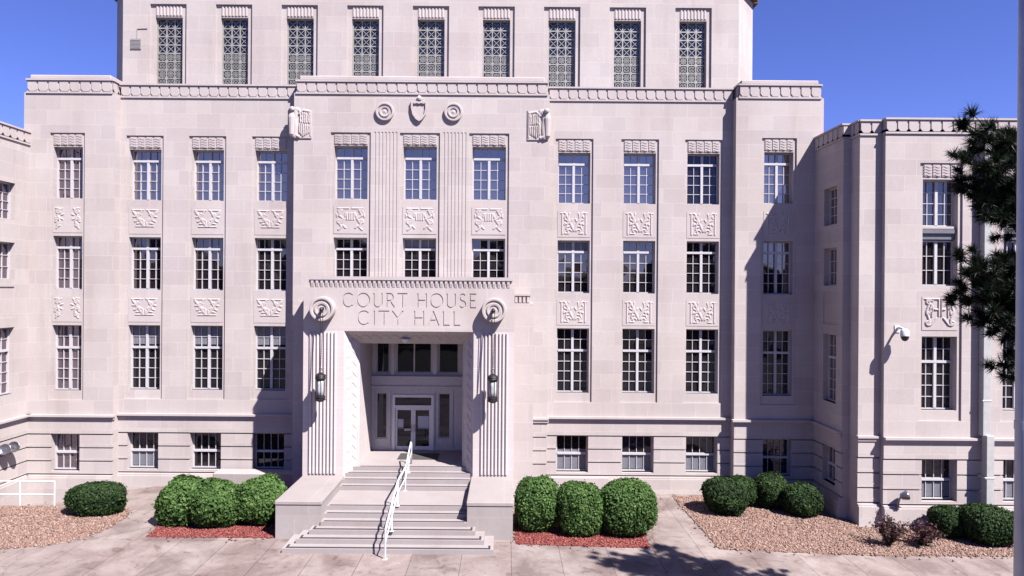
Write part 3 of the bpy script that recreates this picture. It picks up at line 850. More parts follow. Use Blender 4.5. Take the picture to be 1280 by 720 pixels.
# --- wings
WY = -3.95
SXL, SXR = -20.70, 13.40
def side_wing(sx, kind, s):
    mp = mapper(kind, sx)
    y0, y1 = -3.0, .3
    rects = base_rects(y0, y1)
    c, w = -1.9, 1.15
    for z0, z1 in ((11.5, 13.05), (9.0, 10.55), (4.2, 7.0), (.86, 2.38))[:4 if s > 0 else 3]: rects.append((c-w/2, c+w/2, z0, z1, .36))
    rects.append((c-w/2, c+w/2, 7.4, 8.7, .04))
    bm = BM(); relief(bm, (y0, y1), (ZB, 15.0), rects, mp[0]); part('wall', bm, M_WALL)
    for z0, z1, lo, hi in ((11.5, 13.05, 4, 0), (9.0, 10.55, 3, 0), (4.2, 7.0, 4, 2), (.86, 2.38, 1, 1))[:4 if s > 0 else 3]:
        window(c, z0, w, z1-z0, lo, hi, mp, .24, leaves=1, cols=3, variant=100+int(z0), gmat=M_GLASSB if s < 0 else None)
    bm = BM()
    for a, b2, c0, c1 in ((-.17, .02, BELT[1]-.09, BELT[1]), (-.075, .02, BELT[0], BELT[1]-.092)):
        p, q = mp[0](y0, 0, a), mp[0](y1, 0, b2); box(bm, min(p[0],q[0]), max(p[0],q[0]), y0, y1, c0, c1)
    part('belt_course', bm, M_TRIM)
    frieze(y0, -.4, 14.9, 15.37, mp, back=.5)
side_wing(SXR, 'left', 1); side_wing(SXL, 'right', -1)

def wing_front(s):
    pier0, pier1 = (13.70, 14.56) if s > 0 else (-21.86, -21.0)
    far = 27.0 if s > 0 else -34.0
    # corner pier
    rp = base_rects(pier0, pier1)
    bm = BM(); relief(bm, (pier0, pier1), (ZB, 15.0), rp, mapper('front', -3.70)[0], edge=1.2); part('wall', bm, M_WALL)
    a, b2 = (pier1, far) if s > 0 else (far, pier0)
    rects = base_rects(a, b2)
    cols = (16.72, 19.85, 23.2) if s > 0 else (-24.0, -27.2, -30.4)
    lint, wa, wb_ = (13.19, 13.68), (11.30, 13.10), (9.0, 10.76)
    for c in cols:
        w = 1.36
        rects.append((c-.82, c+.82, SB, lint[1]+.04, .065))
        for z0, z1 in ((wb_[0], wa[1]), W1): rects.append((c-w/2, c+w/2, z0, z1, .44))
        rects.append((c-w/2, c+w/2, WB[0], WB[1], .44))
    bm = BM(); relief(bm, (a, b2), (ZB, 15.0), rects, mapper('front', WY)[0], edge=.9); part('wall', bm, M_WALL)
    mp = mapper('front', WY)
    for i, c in enumerate(cols):
        carved_lintel(c, lint[0], 1.36, lint[1]-lint[0], mp, .065)
        window(c, wa[0], 1.36, wa[1]-wa[0], 4, 0, mp, .36, variant=120+i, gmat=M_GLASSM)
        window(c, wb_[0], 1.36, wb_[1]-wb_[0], 3, 0, mp, .36, variant=124+i, gmat=M_GLASSL)
        window(c, W1[0], 1.36, W1[1]-W1[0], 4, 2, mp, .36, variant=128+i, gmat=M_GLASSL)
        window(c, WB[0], 1.36, WB[1]-WB[0], 1, 1, mp, .36, leaves=1, cols=4, variant=132+i, gmat=M_GLASSL, blind=(.06, .42))
        carved_panel(c, 7.29, 1.37, 1.29, 'wing', mp, .06, .045)
        bm = BM(); box(bm, c-.67, c+.67, WY+.22, WY+.5, 10.80, 11.02); box(bm, c-.675, c+.675, WY+.14, WY+.4, 11.03, 11.19); part('spandrel', bm, M_METALBAND)
    bm = BM()
    box(bm, a, b2, WY-.17, WY+.02, BELT[1]-.09, BELT[1]); box(bm, a, b2, WY-.075, WY+.02, BELT[0], BELT[1]-.092)
    box(bm, pier0-.05, pier1+.001, -3.83, -3.6, BELT[1]-.088, BELT[1]-.002); box(bm, pier0-.03, pier1+.001, -3.775, -3.6, BELT[0]+.002, BELT[1]-.094)
    part('belt_course', bm, M_TRIM)
    frieze(a, b2, 14.9, 15.37, mp, back=.8); frieze(pier0, pier1, 14.88, 15.35, mapper('front', -3.70), back=1.0)
    k = mapper('left' if s > 0 else 'right', 13.70 if s > 0 else -21.0)
    frieze(-3.68, -2.9, 14.88, 15.345, k, back=.5)
    x0, x1 = (14.0, far) if s > 0 else (far, -21.3)
    slab('roof', x0, x1, -3.5, 8.0, 15.0, 15.2, M_ROOF)
    slab('light_block_core', (13.45 if s > 0 else far), (far if s > 0 else -20.75), .31, 8.0, ZB, 15.02, M_WALL)  # unseen solids added inside the hollow wing to block light
    slab('light_block_core', *( (14.3, far) if s > 0 else (far, -21.6)), -3.30, .30, ZB, 14.98, M_WALL)
wing_front(1); wing_front(-1)
slab('light_block_core', -20.6, 13.5, .62, 8.0, ZB, 17.28, M_WALL)  # unseen filler behind the facade shell, added to stop light leaking through

# downpipe
bm = BM()
box(bm, 18.18, 18.47, WY-.30, WY-.02, 3.3, 15.0); box(bm, 18.22, 18.51, WY-.46, WY-.16, -.30, 3.34)
for z in (12.4, 8.2, 4.6, 1.7): box(bm, 18.15, 18.53, WY-.31 - (.16 if z < 3 else 0), WY-.01, z, z+.07)
bevel_all(bm, .012); part('downpipe', bm, M_PIPE)

# --- tower
TY = 4.6
TX0, TX1, TC = -19.45, 11.70, -3.88
tw = [TC + 3.32*k for k in range(-4, 5)]
rects = []
for c in tw:
    rects.append((c-.92, c+.92, 17.0, 23.06, .10)); rects.append((c-.69, c+.69, 18.9, 22.42, .40))
bm = BM(); relief(bm, (TX0, TX1), (17.2, 24.1), rects, mapper('front', TY)[0]); part('wall', bm, M_TOWER)
bm = BM()
ring = [(TX0, TY+.001), (TX0-1.35, TY+1.9), (TX0-1.35, TY+16), (TX1+1.35, TY+16), (TX1+1.35, TY+1.9), (TX1, TY+.001)]
v0 = [bm.verts.new((x, y, 17.2)) for x, y in ring]; v1 = [bm.verts.new((x, y, 24.1)) for x, y in ring]
for i in range(5): bm.faces.new((v0[i], v0[i+1], v1[i+1], v1[i]))
bm.faces.new(v1)
part('wall', bm, M_TOWER)
bm = BM()
for (ax, ay), (bx_, by) in zip(ring, ring[1:] + ring[:1]):
    A, C2 = Vector((ax, ay)), Vector((bx_, by)); d = (C2-A).normalized(); nn = Vector((-d.y, d.x))
    prism(bm, [(0, 0)], lambda p, t: (0, 0, 0), 0, 0) if False else None
    L = (C2-A).length
    q = [A+nn*-.03, C2+nn*-.03, C2+nn*.3, A+nn*.3]
    lo = [bm.verts.new((p.x, p.y, 24.1)) for p in q]; hi = [bm.verts.new((p.x, p.y, 24.32)) for p in q]
    bm.faces.new(lo[::-1]); bm.faces.new(hi)
    for i in range(4): bm.faces.new((lo[i], lo[(i+1) % 4], hi[(i+1) % 4], hi[i]))
part('tile_coping', bm, M_TILE)

# lattice windows of the tower
def lattice_mesh(w, h):
    bm = BM(); cols, rows = 3, 8; f = .05
    box(bm, -w/2, -w/2+f, -.02, .05, 0, h); box(bm, w/2-f, w/2, -.02, .05, 0, h); box(bm, -w/2+f, w/2-f, -.019, .05, 0, f); box(bm, -w/2+f, w/2-f, -.019, .05, h-f, h)
    cw, ch = (w-2*f)/cols, (h-2*f)/rows
    for k in range(1, cols): x = -w/2+f+cw*k; box(bm, x-.028, x+.028, -.01, .04, f, h-f)
    for k in range(1, rows): z = f+ch*k; box(bm, -w/2+f, w/2-f, -.008, .038, z-.028, z+.028)
    def bar(ax, az, bx_, bz, t):
        d = Vector((bx_-ax, bz-az)).normalized(); n_ = Vector((-d.y, d.x))*t/2
        prism(bm, [(ax-n_.x, az-n_.y), (bx_-n_.x, bz-n_.y), (bx_+n_.x, bz+n_.y), (ax+n_.x, az+n_.y)], lambda p, q: (p[0], q, p[1]), .0, .03)
    for i in range(cols):
        for j in range(rows):
            x0, z0 = -w/2+f+cw*i, f+ch*j; x1, z1 = x0+cw, z0+ch; cx, cz = (x0+x1)/2, (z0+z1)/2
            bar(x0, z0, x1, z1, .026); bar(x0, z1, x1, z0, .026)
            if j < 4:
                r = .13
                pts = [(cx+r*math.cos(t), cz+r*math.sin(t)) for t in np.linspace(0, 2*math.pi, 13)]
                for (ax, az), (bx_, bz) in zip(pts, pts[1:]): bar(ax, az, bx_, bz, .03)
                if j % 2: bar(cx, z0, cx, z1, .024); bar(x0, cz, x1, cz, .024)
    bmesh.ops.recalc_face_normals(bm, faces=bm.faces[:])
    me = bpy.data.meshes.new('lattice_window'); bm.to_mesh(me); bm.free(); me.materials.append(M_LATTICE)
    g = BM(); rg = random.Random(4)
    for i in range(cols):
        for j in range(rows):
            x0, z0 = -w/2+f+cw*i, f+ch*j
            tx, tz = rg.gauss(0, .012), rg.gauss(0, .012)
            g.faces.new([g.verts.new((x0+a*cw, .06+(a-.5)*tx+(b2-.5)*tz, z0+b2*ch)) for a, b2 in ((0,0),(1,0),(1,1),(0,1))])
    mg = bpy.data.meshes.new('pane'); g.to_mesh(mg); g.free(); mg.materials.append(glass('tower_glass', tint=(.016,.014,.014), refl=.07, gcol=(.9,.85,.8)))
    return me, mg
lm, lg = lattice_mesh(1.36, 3.50)
for c in tw:
    o = bpy.data.objects.new('lattice_window', lm); link(o, B); o.location = (c, TY+.30, 18.91)
    link(bpy.data.objects.new('pane', lg), o)
    carved_lintel(c, 22.48, 1.36, .54, mapper('front', TY), .10, 'flutes')
bm = BM(); box(bm, -19.05, -18.52, TY-.04, TY+.02, 20.75, 21.28)
for k in range(7): box(bm, -19.02, -18.55, TY-.055, TY-.035, 20.79+k*.067, 20.82+k*.067)
part('vent_grille', bm, M_GRILL)
# conduit on the tower face
bm = BM(); tube(bm, [(-18.72, TY-.02, 21.28), (-18.72, TY-.02, 21.78), (-18.2, TY-.02, 21.80)], .02, 6); part('conduit', bm, M_GRILL)

# ------------------------------------------------------------------ things fixed to or standing before the building
def lantern(x, label):
    y, zt_ = PY-.62, 5.50
    root = empty('hanging_lantern', (x, y, 4.28), label, 'lantern', 'lanterns flanking the entrance')
    bm = BM()
    lathe(bm, [(.03, 1.20), (.10, 1.16), (.19, 1.10), (.21, 1.04), (.185, 1.02), (.21, .99), (.21, .95), (.18, .93), (.18, .90), (.02, .90)][::-1], 20)
    lathe(bm, [(.02, .10), (.08, .05), (.17, .10), (.20, .13), (.20, .17), (.17, .19), (.20, .22), (.19, .27), (.02, .27)], 20)
    for k in range(8):
        a = 2*math.pi*(k+.5)/8; tube(bm, [(.175*math.cos(a), .175*math.sin(a), .25), (.175*math.cos(a), .175*math.sin(a), .92)], .012, 5)
    bmesh.ops.recalc_face_normals(bm, faces=bm.faces[:])
    mesh_obj('lantern_body', bm, M_BRONZE, root)
    bm = BM(); lathe(bm, [(.15, .26), (.158, .5), (.158, .7), (.15, .91)], 20); mesh_obj('glass_cylinder', bm, M_LAMPG, root, smooth=True)
    bm = BM()
    hook = (0, .10, 3.62)
    for s in (-1, 1):
        n = 46
        for k in range(n):
            t0, t1 = k/n, (k+.82)/n
            p0 = Vector((s*.01, 0, 1.42)).lerp(Vector((s*.05, .10, 3.58)), t0); p1 = Vector((s*.01, 0, 1.42)).lerp(Vector((s*.05, .10, 3.58)), t1)
            tube(bm, [p0, p1], .013 if k % 2 else .018, 5)
    tube(bm, [(0, 0, 1.18)] + [(.05*math.sin(t), 0, 1.30-.06*math.cos(t)) for t in np.linspace(0, 2*math.pi, 9)] + [(0, 0, 1.44)], .014, 5)
    mesh_obj('chain', bm, M_BRONZE, root)
    bm = BM(); tube(bm, [(0, .30, 3.66), (0, .04, 3.66)], [.07, .055], 12)
    bmesh.ops.create_icosphere(bm, subdivisions=2, radius=.085, matrix=Matrix.Translation((0, .06, 3.62)))
    mesh_obj('bracket', bm, M_BRONZE, root, smooth=True)
lantern(-7.15, 'bronze hanging lantern on the portico left of the entrance doors')
lantern(-.47, 'bronze hanging lantern on the portico right of the entrance doors')

# handrail up the middle of the stairs
hr = empty('handrail', (PC, -8.3, 0), 'white metal handrail running up the middle of the entrance stairs', 'handrail')
def hx(p): return (0, p[0]+8.3, p[1])
top = [(-8.3, .95), (-5.75, 1.83), (-3.75, 1.83), (-2.25, 2.47)]
bm = BM(); tube(bm, [hx(p) for p in top] + [hx((-2.10, 2.40)), hx((-2.10, 1.56))], .033, 8); mesh_obj('top_rail', bm, M_RAIL, hr, smooth=True)
bm = BM(); tube(bm, [hx((p[0], p[1]-.42)) for p in top[:-1]] + [hx((-2.12, 2.05))], .024, 8); mesh_obj('mid_rail', bm, M_RAIL, hr, smooth=True)
for y, z0, z1 in ((-8.3, 0, .95), (-7.0, .46, 1.38), (-5.72, .93, 1.83), (-3.78, .93, 1.83), (-2.9, 1.395, 2.2)):
    bm = BM(); tube(bm, [hx((y, z0)), hx((y, z1))], .027, 8); box(bm, -.07, .07, y+8.3-.07, y+8.3+.07, z0+.0, z0+.015); mesh_obj('post', bm, M_RAIL, hr)

# ramp guard rail on the left
gr = empty('guard_rail', (-17.85, -3.05, 0), 'white two-bar guard rail at the edge of the left gravel bed', 'railing')
bm = BM(); tube(bm, [(-8, 0, .98), (0, 0, .98)], .03, 8); tube(bm, [(-8, 0, .46), (0, 0, .46)], .024, 8); mesh_obj('bars', bm, M_RAIL, gr)
for k in range(6):
    bm = BM(); tube(bm, [(-1.37*k, 0, -.05), (-1.37*k, 0, 1.0)], .03, 8); mesh_obj('post', bm, M_RAIL, gr)

# doormat
bm = BM(); box(bm, -.85, .85, -.55, .55, 0, .018); bevel_all(bm, .006)
tag(mesh_obj('doormat', bm, M_MAT, None, (PC+.15, -.85, 1.554)), 'dark rubber doormat in front of the glass entrance doors', 'doormat')

# dome camera on the right wing
cam_r = empty('security_camera', (15.05, WY, 7.25), 'white dome security camera on a short arm, right wing wall', 'camera')
bm = BM(); box(bm, -.10, .10, -.03, 0, -.05, .22); tube(bm, [(0, -.02, .10), (0, -.22, .14), (0, -.44, .10)], [.055, .045, .05], 10); mesh_obj('arm', bm, M_CAMW, cam_r)
bm = BM(); lathe(bm, [(.01, .12), (.08, .11), (.15, .04), (.16, -.14), (.165, -.17), (.01, -.17)][::-1], 24, Matrix.Translation((0.03, -.48, 0))); bmesh.ops.recalc_face_normals(bm, faces=bm.faces[:]); mesh_obj('housing', bm, M_CAMW, cam_r, smooth=True)
bm = BM(); lathe(bm, [(.01, -.36), (.07, -.34), (.12, -.28), (.145, -.20), (.145, -.165), (.01, -.165)], 24, Matrix.Translation((0.03, -.48, 0))); bmesh.ops.recalc_face_normals(bm, faces=bm.faces[:]); mesh_obj('dome', bm, M_BLACK, cam_r, smooth=True)

# small floodlight low on the right wing
fl = empty('floodlight', (15.05, WY-.14, .53), 'small grey floodlight on the plinth of the right wing', 'floodlight')
bm = BM(); tube(bm, [(0, 0, 0), (0, -.06, .22), (0, -.16, .40)], .035, 8); box(bm, -.08, .08, -.1, .06, 0, .03); mesh_obj('bracket', bm, M_STEEL, fl)
bm = BM(); lathe(bm, [(.05, 0), (.12, .05), (.17, .22), (.18, .27), (.15, .27), (.12, .2), (.01, .18)], 18, Matrix.Translation((0.0, -.18, .44)) @ Matrix.Rotation(R(75), 4, 'Y')); bmesh.ops.recalc_face_normals(bm, faces=bm.faces[:]); mesh_obj('shade', bm, M_STEEL, fl, smooth=True)

# round double floodlight by the ramp
wl = empty('wall_lamp', (-20.70, -2.0, 2.02), 'round polished wall lamp under the belt course of left wing', 'lamp')
bm = BM(); box(bm, 0, .06, -.16, .16, -.16, .16); tube(bm, [(.03, 0, 0), (.30, 0, .05)], .05, 8); mesh_obj('bracket', bm, M_STEEL, wl)
for dy, dx in ((-.24, .30), (.22, .34)):
    bm = BM(); lathe(bm, [(.04, -.20), (.12, -.17), (.20, -.08), (.23, .03), (.23, .06), (.21, .06), (.18, .02), (.08, -.0), (.01, .02)], 24, Matrix.Translation((dx, dy, .02)) @ Matrix.Rotation(R(68), 4, 'X') @ Matrix.Rotation(R(12), 4, 'Y')); bmesh.ops.recalc_face_normals(bm, faces=bm.faces[:]); mesh_obj('lamp_shade', bm, M_STEEL, wl, smooth=True)

# tall pole at the right edge
pl = empty('light_pole', (7.38, -21.0, -.12), 'tall grey steel pole standing at the right edge of view', 'pole')
bm = BM(); lathe(bm, [(.115, 0), (.112, 7), (.106, 12.5), (.10, 14.5)], 24); bmesh.ops.recalc_face_normals(bm, faces=bm.faces[:]); mesh_obj('shaft', bm, M_POLE, pl, smooth=True)
bm = BM(); box(bm, -.22, .22, -.22, .22, 0, .03); bevel_all(bm, .005); lathe(bm, [(.15, .03), (.15, .25), (.12, .30)], 20); mesh_obj('base_plate', bm, M_POLE, pl)
bm = BM(); tube(bm, [(0, 0, 14.3), (0, .25, 14.55), (0, 1.0, 14.6)], .04, 8); box(bm, -.14, .14, .9, 1.5, 14.53, 14.66); mesh_obj('lamp_head', bm, M_POLE, pl)
bm = BM(); lathe(bm, [(.121, 0), (.121, .12)], 24, Matrix.Translation((0, 0, 6.9))); mesh_obj('band', bm, M_POLE, pl)

# ------------------------------------------------------------------ ground
def gz(x): return 0.0 if x < 0 else -.30*min(1, x/13.0)
xs = [-60, -40, -30, -24, -20.6, -15.3, -12, -8, -4, 0, 2, 4, 6, 8, 10, 12, 13, 16, 20, 30, 60]
ys = [-24.5, -20, -14, -10, -8, -6, -3.1, 1.0, 9.0]
bm = BM()
V = {(x, y): bm.verts.new((x, y, gz(x))) for x in xs for y in ys}
for a, b2 in zip(xs, xs[1:]):
    for c, d in zip(ys, ys[1:]):
        if c == -3.1 and a < -15.4: continue
        bm.faces.new((V[a,c], V[b2,c], V[b2,d], V[a,d]))
pv = mesh_obj('pavement', bm, M_PAVE); tag(pv, kind='structure')
# sunken ramp with its retaining wall
bm = BM()
q = [bm.verts.new(v) for v in ((-15.3, -3.1, 0), (-15.3, 1, 0), (-20.6, 1, -.80), (-20.6, -3.1, -.80), (-40, 1, -.9), (-40, -3.1, -.9))]
bm.faces.new((q[0], q[1], q[2], q[3])); bm.faces.new((q[3], q[2], q[4], q[5]))
tag(mesh_obj('ramp', bm, M_PAVE), kind='structure')
bm = BM(); box(bm, -40, -15.3, -3.2, -3.098, -1.0, .03)
tag(mesh_obj('kerb', bm, M_PAVE), kind='structure')
bm = BM()
bm.faces.new([bm.verts.new(v) for v in ((-700, -700, -1.05), (700, -700, -1.05), (700, 700, -1.05), (-700, 700, -1.05))])
tag(mesh_obj('lawn', bm, M_GRASS), kind='structure')
bm = BM(); box(bm, -300, 300, -52, -36, -1.04, -.95)
tag(mesh_obj('road', bm, M_ASPH), kind='structure')

def in_poly(x, y, poly):
    r = np.zeros(len(x), bool); n = len(poly)
    for i in range(n):
        (ax, ay), (bx_, by) = poly[i], poly[(i+1) % n]
        c = ((ay > y) != (by > y)) & (x < (bx_-ax)*(y-ay)/(by-ay+1e-12)+ax); r ^= c
    return r
def gza(x): return np.where(x < 0, 0, -.30*np.minimum(1, x/13.0))

def bed(name, poly, mat, n, chip_mat, chip_name, smin, smax, flat, seed, thick=.05):
    bm = BM()
    # subdivided top following the ground
    g = np.random.default_rng(seed)
    f = bm.faces.new([bm.verts.new((x, y, 0)) for x, y in poly])
    for xc in (0, 2, 4, 6, 8, 10, 12, 13, 16, 20):
        bmesh.ops.bisect_plane(bm, geom=bm.verts[:]+bm.edges[:]+bm.faces[:], plane_co=(xc, 0, 0), plane_no=(1, 0, 0))
    for v in bm.verts: v.co.z = gz(v.co.x) + thick*.45
    r = bmesh.ops.extrude_face_region(bm, geom=bm.faces[:])
    for v in [e for e in r['geom'] if isinstance(e, bmesh.types.BMVert)]: v.co.z -= thick
    o = tag(mesh_obj(name, bm, mat), kind='structure')
    # loose pieces
    px = np.array([p[0] for p in poly]); py = np.array([p[1] for p in poly])
    x = g.uniform(px.min(), px.max(), n*3); y = g.uniform(py.min(), py.max(), n*3)
    k = in_poly(x, y, poly); x, y = x[k][:n], y[k][:n]; m = len(x)
    sp_ = np.where(g.random(m) < .06, .24, .05); x = x + g.normal(0, 1, m)*sp_; y = y + g.normal(0, 1, m)*sp_
    s = g.uniform(smin, smax, m); z = gza(x) + thick*.45
    base = np.array([(1,0,0),(0,1,0),(-1,0,0),(0,-1,0),(0,0,1),(0,0,-1)], float)
    a = g.uniform(0, 6.28, m); e = g.uniform(.6, 1.4, (m, 1))
    vx = base[None, :, 0]*s[:, None]*e; vy = base[None, :, 1]*s[:, None]/e; vz = base[None, :, 2]*s[:, None]*flat
    ca, sa = np.cos(a)[:, None], np.sin(a)[:, None]
    tl = g.normal(0, .35, (m, 1))
    X = ca*vx - sa*vy; Y = sa*vx + ca*vy; Z = vz + tl*X
    P = np.stack([X + x[:, None], Y + y[:, None], Z + z[:, None] + s[:, None]*.2], -1).reshape(-1, 3)
    F0 = np.array([(0,1,4),(1,2,4),(2,3,4),(3,0,4),(1,0,5),(2,1,5),(3,2,5),(0,3,5)])
    F = (F0[None] + (np.arange(m)*6)[:, None, None]).reshape(-1, 3)
    tone = np.repeat(g.uniform(0, 1, m), 8)
    c = arr_mesh(chip_name, P, F, chip_mat, tone); tag(c, kind='stuff')
    return c
GL_ = [(-34, -3.2), (-15.3, -3.2), (-14.6, -3.5), (-14.3, -4.3), (-14.25, -5.8), (-14.6, -6.7), (-15.4, -7.35), (-17.0, -7.75), (-34, -8.1)]
GR_ = [(7.30, -.55), (7.35, -3.5), (7.45, -6.75), (13, -6.9), (19, -6.85), (27, -6.7), (27, -4.05), (13.6, -4.05), (13.5, -.55)]
tag(bed('gravel_bed', GL_, M_GRAVEL, 24000, M_PEBBLE, 'gravel', .025, .055, .7, 1), 'tan and pink pea gravel on the left bed', 'gravel')
tag(bed('gravel_bed', GR_, M_GRAVEL, 28000, M_PEBBLE, 'gravel', .025, .055, .7, 2), 'tan and pink pea gravel on the right bed', 'gravel')
ML_ = [(-12.45, -6.45), (-8.0, -6.45), (-8.0, -3.2), (-9.0, -1.0), (-13.0, -1.0), (-12.9, -3.0)]
MR_ = [(.42, -6.85), (5.05, -6.85), (5.15, -4), (5.1, -.3), (1.0, -.3), (.42, -3.2)]
tag(bed('mulch_bed', ML_, M_MULCH, 9000, M_CHIP, 'mulch', .02, .06, .4, 3), 'red-brown wood mulch under the left hedge', 'mulch')
tag(bed('mulch_bed', MR_, M_MULCH, 9000, M_CHIP, 'mulch', .02, .06, .4, 4), 'red-brown wood mulch under the right hedge', 'mulch')

# ------------------------------------------------------------------ shrubs
def shrub(name, x, y, w, dpt, h, mat, label, group, n=9000, seed=0, sq=2.6, lump=.10, leaf_s=.055, loose=.0):
    g = np.random.default_rng(seed)
    z0 = gz(x)
    d = g.normal(size=(n, 3)); d /= np.linalg.norm(d, axis=1)[:, None]
    ph = g.uniform(0, 6.28, (8, 1)); fr_ = g.normal(0, 2.6, (8, 3))
    def radius(d):
        r = (np.abs(d)**sq).sum(1)**(-1/sq)
        r = r*(1 + lump*np.mean(np.sin(d @ fr_.T + ph.T), axis=1)*1.9)
        r = r*(1 + .030*np.mean(np.sin(d @ (fr_.T*2.9) + ph.T*2), axis=1)*2.5)
        return r
    r = radius(d)
    shell = 1 - np.abs(g.normal(0, .055 + loose, n))
    stray = g.random(n) < .05
    shell = np.where(stray, 1 + np.abs(g.normal(0, .035, n)), shell)
    clump = np.mean(np.sin(d @ (fr_.T*2.1) + ph.T*3), axis=1)
    P = d*(r*shell)[:, None]
    P += g.normal(0, .012 + loose*.1, P.shape)
    S = np.array([w/2, dpt/2, h/2])
    P = P*S; P[:, 2] += h/2
    nrm = d/S; nrm /= np.linalg.norm(nrm, axis=1)[:, None]
    nrm = nrm + g.normal(0, .55, nrm.shape); nrm /= np.linalg.norm(nrm, axis=1)[:, None]
    t = np.cross(nrm, g.normal(size=nrm.shape)); t /= np.linalg.norm(t, axis=1)[:, None]
    b = np.cross(nrm, t)
    s = g.uniform(.6, 1.25, (n, 1))*leaf_s
    Q = np.stack([P - t*s, P - b*s*.55 + nrm*s*.15, P + t*s, P + b*s*.55 + nrm*s*.15], 1)
    keep = P[:, 2] > .02
    Q = Q[keep]; m = len(Q)
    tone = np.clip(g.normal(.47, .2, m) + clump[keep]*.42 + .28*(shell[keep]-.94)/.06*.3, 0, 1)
    root = empty(name, (x, y, z0), label, 'shrub', group)
    o = arr_mesh('foliage', Q.reshape(-1, 3), np.arange(m*4).reshape(-1, 4), mat, tone, root)
    # inner twig mass keeps the heart opaque
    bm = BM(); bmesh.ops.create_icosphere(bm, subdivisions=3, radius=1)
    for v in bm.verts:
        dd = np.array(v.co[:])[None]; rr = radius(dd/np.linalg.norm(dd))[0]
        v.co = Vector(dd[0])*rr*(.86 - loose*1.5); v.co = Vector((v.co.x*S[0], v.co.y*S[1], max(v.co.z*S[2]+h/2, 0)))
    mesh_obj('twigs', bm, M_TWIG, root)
    return root
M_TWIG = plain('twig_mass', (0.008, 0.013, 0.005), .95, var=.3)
HL, HRt, DK = 'clipped boxwood bushes left of the stairs', 'clipped boxwood bushes right of the stairs', 'dark rounded shrubs on the gravel'
shrub('boxwood_bush', -11.86, -4.75, 1.80, 1.8, 1.55, M_BOX, 'bright green bush at the far left end of the left mulch bed', HL, seed=1, lump=.15, leaf_s=.075, n=7500, sq=2.9)
shrub('boxwood_bush', -10.48, -5.05, 1.86, 1.7, 1.50, M_BOX, 'middle bright green bush of the three left of the stairs', HL, seed=2, lump=.15, leaf_s=.075, n=7500, sq=2.9)
shrub('boxwood_bush', -9.08, -4.75, 1.75, 1.8, 1.66, M_BOX, 'tall bright green bush touching the left cheek wall of the stairs', HL, seed=3, lump=.15, leaf_s=.075, n=7500, sq=2.9)
shrub('boxwood_bush', 1.22, -5.15, 1.65, 1.7, 1.86, M_BOX, 'upright rounded bush beside the right cheek wall of the stairs', HRt, seed=4, sq=2.9, lump=.06, n=10000)
shrub('boxwood_bush', 2.74, -5.45, 1.60, 1.6, 1.78, M_BOX, 'narrowest barrel-shaped bush, middle of the right mulch bed', HRt, seed=5, sq=3.2, lump=.06, n=10000)
shrub('boxwood_bush', 4.46, -5.35, 2.02, 1.8, 1.90, M_BOX, 'widest green bush at the path end of the right mulch bed', HRt, seed=6, sq=3.0, lump=.06, n=11000)
shrub('yew_shrub', -15.65, -3.9, 2.0, 1.3, 1.15, M_YEW, 'dark low bush on the left gravel beside the guard rail', DK, seed=7, sq=3.0)
shrub('yew_shrub', 8.95, -2.6, 1.78, 1.6, 1.42, M_YEW, 'large dark ball shrub at the path edge of the right gravel', DK, seed=8)
shrub('yew_shrub', 9.95, -1.55, 1.2, 1.2, 1.22, M_YEW, 'dark shrub half hidden behind the large ball at the pavilion corner', DK, seed=9)
shrub('yew_shrub', 11.10, -1.75, 1.28, 1.2, 1.42, M_YEW, 'dark shrub under the shaded basement window of the right pavilion', DK, seed=10)
shrub('yew_shrub', 11.98, -2.55, 1.5, 1.4, 1.22, M_YEW, 'dark round shrub nearest the right wing side wall', DK, seed=11)
shrub('yew_shrub', 16.55, -4.85, 1.25, 1.2, 1.08, M_YEW, 'smaller dark shrub below the right wing basement window', DK, seed=12)
shrub('yew_shrub', 17.55, -5.5, 1.98, 1.7, 1.36, M_YEW, 'wide dark mound shrub by the downpipe on the right wing', DK, seed=13)
BR = 'small purple-brown shrubs before the right wing'
def sprig_shrub(x, y, w, h, label, seed):
    g = np.random.default_rng(seed)
    root = empty('barberry_shrub', (x, y, gz(x)), label, 'shrub', BR)
    st_ = BM(); Q, tone = [], []
    for k in range(46):
        a = g.uniform(0, 6.28); t = g.uniform(0, 1)**.7*1.15
        L = g.uniform(.55, 1.12)
        end = np.array((w*.55*math.sin(t)*math.cos(a)*L*1.25, w*.55*math.sin(t)*math.sin(a)*L*1.25, h*math.cos(t*.85)*L))
        mid = end*.5*np.array((.8, .8, 1.15))
        tube(st_, [(0, 0, 0), tuple(mid), tuple(end)], [.012, .008, .003], 4)
        n = 46
        f = g.uniform(.22, 1.0, n)[:, None]
        P = np.where(f < .5, mid*(f/.5), mid + (end-mid)*((f-.5)/.5)) + g.normal(0, .045, (n, 3))
        u = g.normal(size=(n, 3)); u /= np.linalg.norm(u, axis=1)[:, None]
        v = np.cross(u, g.normal(size=(n, 3))); v /= np.linalg.norm(v, axis=1)[:, None]
        s = g.uniform(.028, .055, (n, 1))
        Q.append(np.stack([P-u*s, P-v*s*.6, P+u*s, P+v*s*.6], 1))
        tone.append(np.clip(.15 + .62*f[:, 0]*g.uniform(.7, 1.3) + g.normal(0, .14, n), 0, 1))
    mesh_obj('twigs', st_, M_BARK, root)
    Q = np.concatenate(Q)
    Q[..., 2] = np.maximum(Q[..., 2], .01)
    arr_mesh('foliage', Q.reshape(-1, 3), np.arange(len(Q)*4).reshape(-1, 4), M_BARB, np.concatenate(tone), root)
sprig_shrub(13.70, -6.0, 1.05, 1.2, 'scraggly purple-brown shrub with green base, nearer the wing corner', 14)
sprig_shrub(14.95, -5.9, 1.25, .95, 'low purple-brown shrub beside the smaller dark bush', 15)

